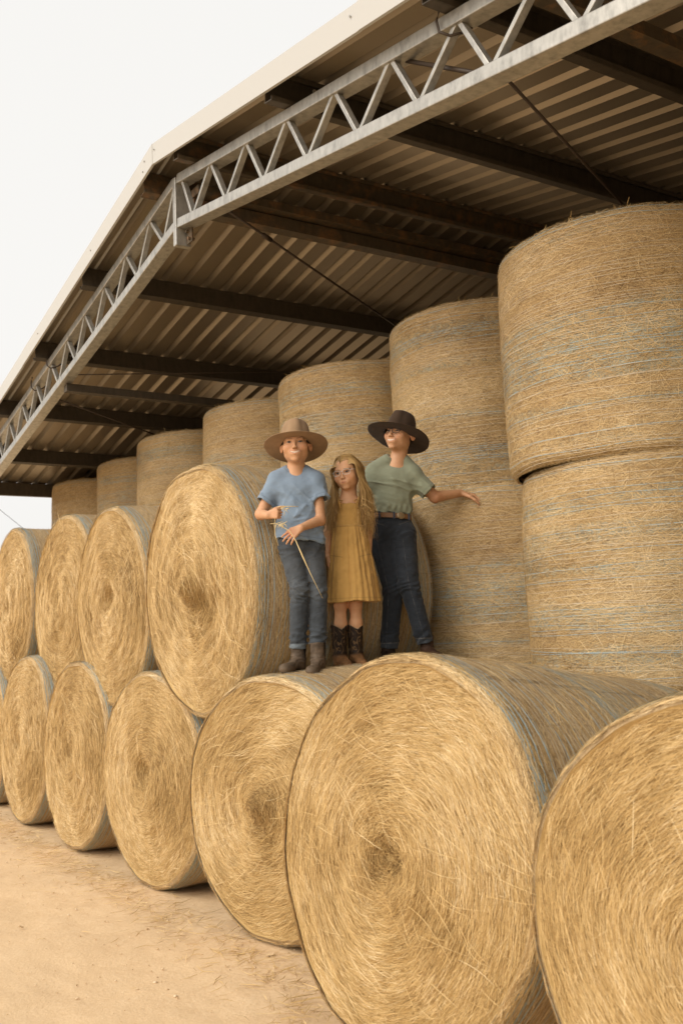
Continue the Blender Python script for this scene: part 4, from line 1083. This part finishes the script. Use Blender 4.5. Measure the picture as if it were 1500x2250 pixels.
    def dj(P):
        x, y, z = P.T; n = vnoise(P, 12, 5)
        w = np.exp(-((z - .42) / .06) ** 2) + 1.0 * np.exp(-((z - .165) / .05) ** 2) + .8 * np.exp(-((z - .67) / .05) ** 2)
        return fj(P) * (.45 + 1.2 * w) - .0048 * w * np.sin(z * 150 + x * 55 + 9 * n) * (.35 + np.abs(vnoise(P, 17, 8)))
    j.disp = dj
    def pj_(V):
        c = paint_const((.060, .070, .082), .16, 30, 3)(V); x, y, z = V.T
        for h, k, a, r in legs:
            mid = np.array(h) * .45 + np.array(k) * .55; q = (V - mid) / np.array([.045, .08, .13]); f = np.exp(-(q * q).sum(1)) * (V[:, 1] < mid[1]); c = c + f[:, None] * np.array([.060, .062, .064])
            q = (V - np.array(k)) / np.array([.04, .08, .04]); f = np.exp(-(q * q).sum(1)) * (V[:, 1] < k[1]); c = c + f[:, None] * np.array([.045, .048, .05])
            ct = sst(.145 - z, 0, .004) * (np.hypot(x - a[0], y - a[1]) < .08); c = c * (1 - ct[:, None] * .55) + np.array([.22, .26, .29]) * ct[:, None] * .55
            ln = np.abs(z - .142) < .0014; c[ln & (np.hypot(x - a[0], y - a[1]) < .08)] = (.04, .045, .06)
            ka, aa = np.array(k), np.array(a); tt = np.clip((ka[2] - z) / (ka[2] - aa[2]), -1.2, 1); xc = ka[0] + (aa[0] - ka[0]) * tt + (.052 if a[0] < 0 else -.048) * (1 if True else 1)
            sm = (np.abs(x - xc) < .0016) & (y < ka[1] + .03) & (z < .60); c[sm] = c[sm] * .55 + np.array([.14, .13, .12]) * .45
        return np.clip(c, .01, 1)
    field_obj('jeans', j, .0034, DENIM, p, pj_)
    boot(p, (-.026, .004, -.012), (-.42, -.90, -.05), shaft=.150, r_sh=.046, col=(.115, .082, .056), L=.245)
    boot(p, (.082, -.030, -.020), (-.20, -.98, -.10), shaft=.160, r_sh=.046, col=(.115, .082, .056), L=.245)
    hat(p, HO + HR @ np.array([0, .026, .002]) * s, HR @ rot3(-.25, .0, 0), (.30, .195, .112), (.055, .035, .022), brim=.182, side_up=.012, front_dip=.004, crown_h=.145)
    return p
boy_blue()
# the stalk in his hands: a thing of its own
def stalk():
    o = empty('grass_stalk', (-4.808, 2.809, 1.395), YAW); tag(o, 'long dry grass stalk held between the hands of the boy in the blue shirt', 'grass stalk')
    m_ = MB()
    m_.tube([(-.150, -.17, .79), (-.118, -.172, .790), (-.08, -.175, .768), (-.045, -.17, .748), (-.012, -.176, .690), (.018, -.176, .61), (.060, -.172, .51), (.120, -.165, .376)], [.0012, .0018, .0022, .0024, .0028, .0034, .0022, .0012], 6)
    m_.tube([(-.012, -.178, .690), (.012, -.180, .63), (.040, -.176, .56), (.052, -.174, .535)], [.0010, .0040, .0030, .0008], 5)
    m_.tube([(-.112, -.168, .88), (-.085, -.172, .883), (-.04, -.172, .881), (.006, -.168, .879)], [.0014, .0016, .0022, .0016], 5)
    m_.tube([(-.122, -.165, .82), (-.126, -.170, .78), (-.122, -.172, .72), (-.108, -.170, .668)], [.0014, .0018, .0022, .0012], 5)
    m_.build('stem', STALK, o, smooth=True)
    r_ = random.Random(4)
    for c in ((-.115, -.170, .790), (-.100, -.172, .785), (-.088, -.174, .875), (-.07, -.174, .866), (-.075, -.174, .79)):
        m_ = MB()
        for k in range(4):
            a = r_.uniform(-2.6, .5); L = r_.uniform(.018, .045); e = (c[0] + L * math.cos(a), c[1] - .004 * r_.random(), c[2] + L * math.sin(a))
            m_.tube([c, ((c[0] + e[0]) / 2 + .003, c[1] - .003, (c[2] + e[2]) / 2), e], [.0012, .0020, .0006], 4)
        m_.build('seed_tuft', STALK, o, smooth=True)
STALK = m_flat('dry_stalk', (.66, .52, .27), .5)
stalk()

# --------------------------------------------------------- girl in the mustard dress
def girl():
    p = empty('person', (-4.828, 3.114, 1.393), YAW)
    tag(p, 'girl with long fair hair and clear glasses in a mustard dress and western boots', 'person')
    HO = np.array([.036, .022, 1.115]); HR = rot3(.10, -.12, -.36); s = .965
    b = Field(); head_field(b, HO, HR, 0.18, s, neck=(.038, .035, .965))
    b.cap((.038, .035, .965), (.035, .03, .88), .040, .062, .03, .8); b.cap((.035, .028, .90), (.032, .02, .72), .070, .074, .03, .72)
    arms = (((-.038, .025, .925), (-.090, .020, .770), (-.094, .004, .635)), ((.112, .028, .925), (.146, .05, .770), (.142, .055, .640)))
    for a, e, w in arms:
        b.cap((.036, .03, .935), a, .030, .030, .03); b.cap(a, e, .0285, .0245, .02); b.cap(e, w, .0245, .0175, .012)
    hand(b, arms[0][2], (.02, -.05, -1), (1, .1, 0), (.1, -1, 0), .78, curl=(.25, .35, .3), thumb=(.45, .3), spread=.04)
    hand(b, arms[1][2], (.02, -.05, -1), (-1, .1, 0), (-.1, -1, 0), .78, curl=(.25, .35, .3), thumb=(.45, .3), spread=.04)
    legs = (((-.020, .02, .56), (-.033, .004, .350), (-.036, .018, .24), (-.038, .022, .12)), ((.060, .025, .56), (.053, .012, .346), (.052, .028, .24), (.050, .034, .12)))
    for h, k, c, a in legs:
        b.cap((.032, .02, .66), h, .07, .054, .03); b.cap(h, k, .054, .037, .02); b.cap(k, c, .034, .0345, .02); b.cap(c, a, .034, .022, .02); b.ell((k[0], k[1] - .020, k[2] + .004), (.022, .018, .024), .02)
    def paint(V):
        c = np.tile(np.array(SK) * np.array([1.12, 1.14, 1.14]), (len(V), 1)); c *= (1 + .06 * fbm(V, 18, 3, 2))[:, None]
        for h, k, q, a in legs: kk = np.exp(-(np.linalg.norm(V - np.array(k), axis=1) / .05) ** 2); c[:, 1:] *= (1 - .10 * kk)[:, None]
        return head_paint(V, c, HO, HR, SK, 0.18, s, hair=(.36, .22, .09), brow=(.22, .12, .05), gaze=(-.0022, -.0008), hairline=.071, iris=(.07, .045, .025))
    field_obj('body', b, .0026, SKIN, p, paint)
    # dress
    d = Field()
    def skirt(P):
        x, y, z = P[:, 0] - .032, P[:, 1] - .016, P[:, 2]; t = np.clip((.795 - z) / .432, 0, 1.15); th = np.arctan2(y / .8, x)
        R0 = .094 + .056 * t ** .85 + .016 * t * (x > 0) ; pl = (np.sin(15 * th + 2.5 * np.sin(3 * th) + 1.2 * t) * .5 + .5 * np.sin(26 * th + 1.7)) * (.0022 + .0032 * sst(t, .02, .25) * (1 - .20 * t)) + .004 * t * np.sin(5 * th + 1)
        r = np.hypot(x, y / .80); return np.maximum((r - R0 - pl) * .82, z - .80)
    d.fn((-.16, -.16, .30), (.22, .20, .82), skirt, .004)
    d.fn((-.16, -.16, .20), (.22, .20, .50), lambda P: (.364 + .004 * np.sin(P[:, 0] * 30)) - P[:, 2], .002, 'cut')
    d.cap((.036, .022, .895), (.032, .018, .792), .084, .087, .008, .76)
    d.fn((-.1, -.1, .86), (.17, .15, 1.05), lambda P: P[:, 2] - (.932 - 4.0 * np.clip(np.abs(P[:, 0] - .036) - .055, 0, 1) ** 1.5), .002, 'cut')
    fd_ = folds(.006, [((.2, 0, 1), 30, .12, 1)], 41)
    d.disp = lambda P: fd_(P) * .8 + .0016 * fbm(P, 40, 3, 2)
    def pd(V):
        c = paint_const((.50, .295, .090), .07, 30, 9)(V); x, y, z = V.T
        c[np.abs(z - .795) < .0022] *= .62; c[np.abs(z - .384) < .0013] *= .75
        for cx, sg in ((-.045, 1), (.120, -1)):        # pocket mouths
            pk = (np.abs(z - (.625 - sg * .25 * (x - cx))) < .0018) & (np.abs(x - cx) < .034) & (y < .0); c[pk] *= .55
        return c
    field_obj('dress', d, .0034, LINEN, p, pd)
    strap_m = m_flat('mustard_strap', (.49, .285, .085), .9)
    for sx in (-1, 1):
        m_ = MB()
        cx = .036 + sx * .052
        m_.tube([(cx, -.040, .918), (cx + sx * .006, -.030, .945), (cx + sx * .010, .0, .968), (cx + sx * .010, .04, .962)], [.0055, .0055, .006, .006], 8)
        m_.tube([(cx, -.036, .950), (cx - sx * .004, -.050, .93), (cx - sx * .002, -.056, .895)], [.0025, .0035, .0042], 6)
        m_.tube([(cx, -.036, .950), (cx - sx * .020, -.046, .944), (cx - sx * .010, -.050, .932)], [.0035, .003, .003], 6)
        m_.build('shoulder_strap', strap_m, p, smooth=True)
    boot(p, (-.050, .014, -.006), (.34, -.93, -.10), shaft=.232, r_sh=.047, L=.225, col=(.030, .018, .011), kind='western', name='western_boot')
    boot(p, (.042, .036, -.004), (.30, -.94, -.10), shaft=.228, r_sh=.047, L=.225, col=(.030, .018, .011), kind='western', name='western_boot')
    glasses(p, HO, HR, s, m_flat('clear_plastic_frame', (.62, .57, .52), .25, .6), w=.0215, h=.0150, r=.0017, rnd=3.2)
    # hair: locks that part at the crown and fall past the shoulders
    r_ = np.random.default_rng(12)
    Ps, Ts = [], []
    def strands(n, side, seed, frame=False):
        r = np.random.default_rng(seed); W = lambda L: HR @ (np.array(L) * s) + HO; allp = []
        for i in range(n):
            u = r.random(); y0 = -.076 + .150 * u ** .95; ph = r.uniform(0, 1)
            yy = (y0 - .014) / .088; sz = lambda x_: .037 + .078 * math.sqrt(max(1 - yy * yy - (x_ / .071) ** 2, .0))
            top = W((side * r.uniform(.0, .005) - .004, y0, sz(0) + .003))
            xk = min(.044, .071 * math.sqrt(max(1 - yy * yy, 0)) * .8); k1 = W((side * (xk + .004 * r.random()), y0 + .010 * (y0 < -.03), sz(xk) + .006))
            fy = y0 * .9 - .010 * (u < .25)
            k2 = W((side * (.0730 + .008 * r.random()), fy + .018, .040)); k3 = W((side * (.079 + .010 * r.random()), fy * .75 + .012, -.030))
            if side < 0:
                X = -.056 + r.normal(0, .012); Y = -.035 + .085 * u + r.normal(0, .008); ze = r.uniform(.80, .92) if r.random() < .75 else r.uniform(.72, .82)
                sh = np.array([X + .006, Y, .965]); m1 = np.array([X - .014 + .02 * r.random(), Y - .015, .90]); e = np.array([X - .018 + r.normal(0, .014), Y - .02 + r.normal(0, .008), ze])
            else:
                X = .138 + r.normal(0, .014); Y = -.040 + .085 * u + r.normal(0, .008); ze = r.uniform(.80, .93) if r.random() < .75 else r.uniform(.70, .80)
                sh = np.array([X, Y, .985]); m1 = np.array([X + .020 - .035 * r.random(), Y - .016, .91]); e = np.array([X + .012 + r.normal(0, .018), Y - .02 + r.normal(0, .008), ze])
            m1[2] = ze + .62 * (.955 - ze) if ze < .90 else ze + .03
            m2 = (m1 + e) / 2 + np.array([.010 * math.sin(ph * 6.28), -.004, 0])
            C = np.array([top, k1, k2, k3, sh, m1, m2, e])
            # Catmull-Rom
            Q = np.concatenate([C[:1] * 2 - C[1:2], C, C[-1:] * 2 - C[-2:-1]]); pts = []
            for k in range(len(C) - 1):
                p0, p1, p2, p3 = Q[k:k + 4]
                for t in np.linspace(0, 1, 5, endpoint=False):
                    pts.append(.5 * ((2 * p1) + (-p0 + p2) * t + (2 * p0 - 5 * p1 + 4 * p2 - p3) * t * t + (-p0 + 3 * p1 - 3 * p2 + p3) * t ** 3))
            pts.append(C[-1]); pts = np.array(pts); tt = np.linspace(0, 1, len(pts))
            pts[:, 0] += .0035 * np.sin(tt * 9 + ph * 6) * tt; allp.append(pts)
        return np.array(allp)
    S = np.concatenate([strands(1100, -1, 1), strands(1200, 1, 2)]); n, k, _ = S.shape
    wd = np.random.default_rng(3).uniform(.0008, .0021, n)[:, None] * np.clip(1.25 - np.linspace(0, 1, k) ** 3 * 1.15, .1, 1)[None]
    out = S - np.array([.036, .03, 0]); out[..., 2] = 0; out[..., 2] += np.clip((S[..., 2] - HO[2]) * 1.2, 0, 1); out /= np.linalg.norm(out, axis=2, keepdims=True) + 1e-9
    tan = np.gradient(S, axis=1); sd2 = np.cross(tan, out); sd2 /= np.linalg.norm(sd2, axis=2, keepdims=True) + 1e-9
    jit = np.random.default_rng(4).uniform(-.6, .6, n)[:, None, None]; sd2 = sd2 + out * jit
    A = S - sd2 * wd[..., None]; Bq = S + sd2 * wd[..., None]; Cq = S + out * (wd * .55)[..., None]
    V = np.stack([A, Cq, Bq], 2).reshape(-1, 3); base = (np.arange(n) * k * 3)[:, None]; F = []
    for i in range(k - 1):
        for q in (0, 1): a = base + i * 3 + q; F.append(np.concatenate([a, a + 1, a + 4, a + 3], 1))
    vv = np.repeat(np.random.default_rng(5).beta(2.5, 2.2, n), k * 3)
    link('hair', mesh_np('hair', V, [np.concatenate(F)], True, {'v': vv}), p, [HAIR])
    return p
def m_hair():
    mt, nt, q = newmat('fair_hair'); r = ramp(nt, [(0, (.16, .085, .028)), (.4, (.40, .24, .085)), (.75, (.56, .37, .15)), (1, (.70, .50, .25))], attr(nt, 'v'))
    nt.links.new(r.outputs[0], q.inputs['Base Color']); q.inputs['Roughness'].default_value = .42; q.inputs['Specular IOR Level'].default_value = .45; return mt
HAIR = m_hair()
girl()

# --------------------------------------------------------- boy in green with the black hat
def boy_green():
    p = empty('person', (-4.826, 3.529, 1.4655), YAW); p.scale = (1.005,) * 3
    tag(p, 'laughing boy in green t-shirt and black hat with one arm stretched out', 'person')
    HO = np.array([.022, .020, 1.296]); HR = rot3(-.14, .13, -.62); s = 1.07
    b = Field(); head_field(b, HO, HR, 1.15, s, hatted=True, neck=(-.008, .045, 1.105))
    b.cap((-.010, .045, 1.11), (-.03, .035, 1.0), .050, .075, .04, .8); b.cap((-.03, .03, 1.0), (-.06, .03, .82), .09, .09, .03, .7)
    eR, wR = (.214, .055, .912), (.380, .152, .943)
    b.cap((-.02, .04, 1.085), (.085, .032, 1.045), .036, .037, .03); b.cap((-.02, .04, 1.085), (-.155, .032, 1.065), .036, .037, .03)
    b.cap((.085, .032, 1.035), eR, .039, .034, .02); b.cap(eR, wR, .0360, .0245, .014)
    b.cap((-.155, .032, 1.06), (-.195, .05, .90), .038, .033, .02); b.cap((-.195, .05, .90), (-.170, .03, .74), .032, .023, .012)
    hand(b, wR, (.95, .18, -.20), (-.15, .10, -1), (.20, -1, -.25), 1.18, curls=[(.55, .65, .5), (.60, .65, .5), (.30, .40, .3), (.0, .15, .1)], thumb=(.85, .45), spread=.24)
    hand(b, (-.170, .03, .74), (.05, -.05, -1), (1, .1, 0), (.1, -1, 0), .9, curl=(.4, .5, .4), thumb=(.45, .3), spread=.04)
    def paint(V):
        c = np.tile(np.array(SK) * np.array([.97, .97, .97]), (len(V), 1)); c *= (1 + .06 * fbm(V, 18, 3, 2))[:, None]
        kk = np.exp(-(np.linalg.norm(V - np.array(eR), axis=1) / .04) ** 2); c[:, 1:] *= (1 - .18 * kk)[:, None]
        return head_paint(V, c, HO, HR, SK, 1.15, s, hair=(.030, .019, .012), brow=(.08, .045, .025), gaze=(-.002, 0), hairline=.062)
    field_obj('body', b, .0026, SKIN, p, paint)
    t = Field()
    t.cap((-.115, .03, 1.02), (.035, .03, 1.005), .080, .080, .03, .85)
    t.cap((-.060, .045, 1.142), (-.150, .032, 1.085), .044, .050, .03); t.cap((.038, .045, 1.134), (.086, .032, 1.060), .044, .050, .03)
    t.cap((-.035, .032, .99), (-.060, .026, .845), .118, .122, .03, .70)
    t.cap((-.135, .026, .838), (.015, .026, .828), .046, .046, .03, 1.0)
    sR = (.178, .014, .942); jR = (.084, .03, 1.052)
    flat_cap(t, jR, sR, .050, .054, .03); flat_cap(t, (.14, .02, .975), tuple(np.array(sR) + np.array([.02, 0, -.02])), .038, .0445, .004, 'sub')
    sL = (-.190, .045, .945); flat_cap(t, (-.152, .03, 1.05), sL, .050, .055, .03); flat_cap(t, (-.17, .035, 1.0), (-.195, .048, .92), .038, .0445, .004, 'sub')
    t.fn((-.3, -.3, .70), (.3, .3, .86), lambda P: np.where((P[:, 0] < .085) & (P[:, 0] > -.20), (.812 - .09 * (P[:, 0] + .06) + .005 * np.sin(P[:, 0] * 70)) - P[:, 2], -1), .002, 'cut')
    NK = np.array([-.010, -.006, 1.196]); t.ell(NK, (.060, .074, .052), .006, 'sub')
    f1 = folds(.011, [((1, 0, -.30), 25, .18, 1.2), ((.5, 0, -.85), 20, .22, .8)], 61)
    def dsp(P):
        o = np.clip(1.2 * f1(P), -.012, .0025) * sst(1.08 - P[:, 2], 0, .10) + .002 * fbm(P, 20, 3, 2)
        for a, c_, A in (((-.15, -.06, .985), (.02, -.07, .975), .007), ((-.15, -.06, .93), (.04, -.07, .865), .008), ((-.17, -.05, .895), (-.03, -.07, .865), .006)):
            a = np.array(a); d = np.array(c_) - a; q = P - a; h = np.clip((q @ d) / (d @ d), 0, 1); arch = .015 * np.sin(h * 3.14); q = q - h[:, None] * d; q[:, 2] -= arch
            o = o + A * np.exp(-(np.linalg.norm(q, axis=1) / .010) ** 2) - A * .8 * np.exp(-(np.linalg.norm(q - np.array([0, 0, .022]), axis=1) / .012) ** 2)
        return o + .003 * np.exp(-((P[:, 2] - .845) / .02) ** 2) * np.sin(P[:, 0] * 150 + 4 * vnoise(P, 14, 4))
    t.disp = dsp
    def pt(V):
        c = paint_const((.235, .255, .180), .06, 14, 3)(V); q = (V - NK) / np.array([.060, .074, .052]); r = np.linalg.norm(q, axis=1); rib = (r < 1.24) & (V[:, 2] > 1.08); c[rib] *= .92; c[(r < 1.28) & (r >= 1.24) & (V[:, 2] > 1.08)] *= .72
        u = unit(np.array(sR) - np.array(jR)); h = (V - np.array(sR)) @ u; c[(np.abs(h + .016) < .0016) & (np.linalg.norm(V - np.array(sR), axis=1) < .08)] *= .72
        return c
    field_obj('tshirt', t, .0032, CLOTH, p, pt)
    j = Field()
    j.cap((-.105, .03, .715), (-.025, .03, .705), .092, .090, .03, .85); j.cap((-.062, .026, .808), (-.062, .028, .73), .116, .124, .03, .72)
    legs = (((-.118, .035, .685), (-.068, .030, .350), (-.104, .045, .018), .086), ((.0, .018, .69), (.024, -.030, .385), (.106, -.022, .040), .088))
    for h, k, a, r in legs:
        j.cap(h, k, r, .062, .02); flat_cap(j, k, a, .061, .050, .015)
    j.fn((-.3, -.2, .76), (.2, .3, .9), lambda P: P[:, 2] - (.815 - .09 * (P[:, 0] + .06)), .002, 'cut')
    fj = folds(.010, [((.3, .2, 1), 16, .1, .5), ((1, 0, .5), 30, .25, .6)], 71)
    def dj(P):
        x, y, z = P.T; n = vnoise(P, 12, 5); w = .7 * np.exp(-((z - .37) / .07) ** 2) + .9 * np.exp(-((z - .08) / .05) ** 2) + .7 * np.exp(-((z - .69) / .04) ** 2)
        return fj(P) * (.45 + 1.2 * w) - .0045 * w * np.sin(z * 140 - x * 80 + 9 * n) * (.35 + np.abs(vnoise(P, 17, 8)))
    j.disp = dj
    def pj_(V):
        c = paint_const((.028, .034, .044), .16, 30, 3)(V); x, y, z = V.T
        for i, (h, k, a, r) in enumerate(legs):
            mid = np.array(h) * .45 + np.array(k) * .55; q = (V - mid) / np.array([.045, .08, .14]); f = np.exp(-(q * q).sum(1)) * (V[:, 1] < mid[1]); c = c + f[:, None] * np.array([.018, .021, .026])
            H_, K_, A_ = map(np.array, (h, k, a)); up_ = z > K_[2]
            tt = np.where(up_, (H_[2] - z) / (H_[2] - K_[2]), (K_[2] - z) / (K_[2] - A_[2])); xc = np.where(up_, H_[0] + (K_[0] - H_[0]) * tt, K_[0] + (A_[0] - K_[0]) * tt); rr_ = np.where(up_, .088 - .026 * tt, .061 - .011 * tt)
            off = (-.05 if i == 1 else -.45) * rr_
            sm = (np.abs(x - xc - off) < .0019) & (y < K_[1] + .02) & (z < .66) & (np.hypot(x - xc, y - K_[1]) < .12); c[sm] = c[sm] * .6 + np.array([.16, .16, .16]) * .4 * (np.sin(z[sm] * 900) > -.4)[:, None]
            ct = (z < A_[2] + .030) & (np.hypot(x - A_[0], y - A_[1]) < .08); c[ct] = c[ct] * .75 + np.array([.10, .115, .13]) * .25; ln = (np.abs(z - A_[2] - .029) < .0014) & (np.hypot(x - A_[0], y - A_[1]) < .08); c[ln] = (.16, .15, .14)
        pk = (y < 0) & (np.abs(z - (.745 + .35 * np.abs(x + .062) - .02)) < .0016) & (np.abs(x + .062) > .045) & (np.abs(x + .062) < .12); c[pk] = c[pk] * .5 + np.array([.16, .14, .11]) * .5
        return np.clip(c, .008, 1)
    field_obj('jeans', j, .0034, DENIM, p, pj_)
    # belt with an oval buckle
    m_ = MB(); ring = []
    n = 96
    for zz in (-.0145, .0145):
        for rr_ in (0, .0045):
            for a in np.linspace(0, 2 * np.pi, n, endpoint=False):
                x = -.062 + (.1225 + rr_) * math.cos(a); ring.append((x, .026 + (.0905 + rr_) * math.sin(a), .798 - .09 * (x + .06) + zz))
    m_.v = ring
    for i in range(n):
        k = (i + 1) % n; a0, a1, b0, b1 = 0, n, 2 * n, 3 * n
        m_.f += [(a1 + i, a1 + k, b1 + k, b1 + i), (a0 + k, a0 + i, b0 + i, b0 + k), (b0 + i, b1 + i, b1 + k, b0 + k), (a1 + i, a0 + i, a0 + k, a1 + k)]
    bm_, nt, q = newmat('braided_tan_leather'); tc = nt.nodes.new('ShaderNodeTexCoord').outputs['Object']
    wv = nt.nodes.new('ShaderNodeTexWave'); wv.inputs['Scale'].default_value = 55; wv.bands_direction = 'DIAGONAL'; nt.links.new(tc, wv.inputs['Vector']); r = ramp(nt, [(.2, (.06, .028, .012)), (.6, (.25, .12, .045))], wv.outputs[0]); nt.links.new(r.outputs[0], q.inputs['Base Color']); q.inputs['Roughness'].default_value = .5
    belt = m_.build('belt', bm_, p, smooth=False)
    bk = Field(); BC = np.array([-.004, -.062, .793]); RB = rot3(0, .1, .45)
    bk.ell((0, 0, 0), (.027, .006, .021), .002, F=(RB, BC)); bk.disp = lambda P: .0006 * np.sin(np.linalg.norm(P - BC, axis=1) * 900)
    field_obj('buckle', bk, .0016, m_flat('aged_silver', (.34, .27, .18), .35, .5, .8), belt)
    m_ = MB()
    for x in (-.13, -.045, .045): y = .026 - .0965 * math.sqrt(max(0, 1 - ((x + .062) / .127) ** 2)); m_.box((x, y - .002, .797 - .09 * (x + .06)), (.011, .006, .042))
    m_.build('belt_loop', m_flat('denim_loop', (.04, .05, .07), .9), p, bevel=.001)
    boot(p, (-.108, .060, -.074), (-.30, -.95, -.05), shaft=.135, r_sh=.043, L=.235, col=(.040, .024, .016))
    boot(p, (.112, -.004, -.062), (.38, -.92, -.06), shaft=.145, r_sh=.043, L=.235, col=(.050, .026, .016))
    glasses(p, HO, HR, s, m_flat('black_plastic_frame', (.012, .009, .008), .25, .5), w=.0225, h=.0170, r=.0019, rnd=2.3)
    hat(p, HO + np.array([-.014, .010, -.010]), rot3(-.24, .30, 0) @ rot3(0, 0, -.5), (.050, .030, .018), (.16, .065, .035), brim=.190, side_up=.012, front_dip=.006, crown_h=.148)
    return p
boy_green()
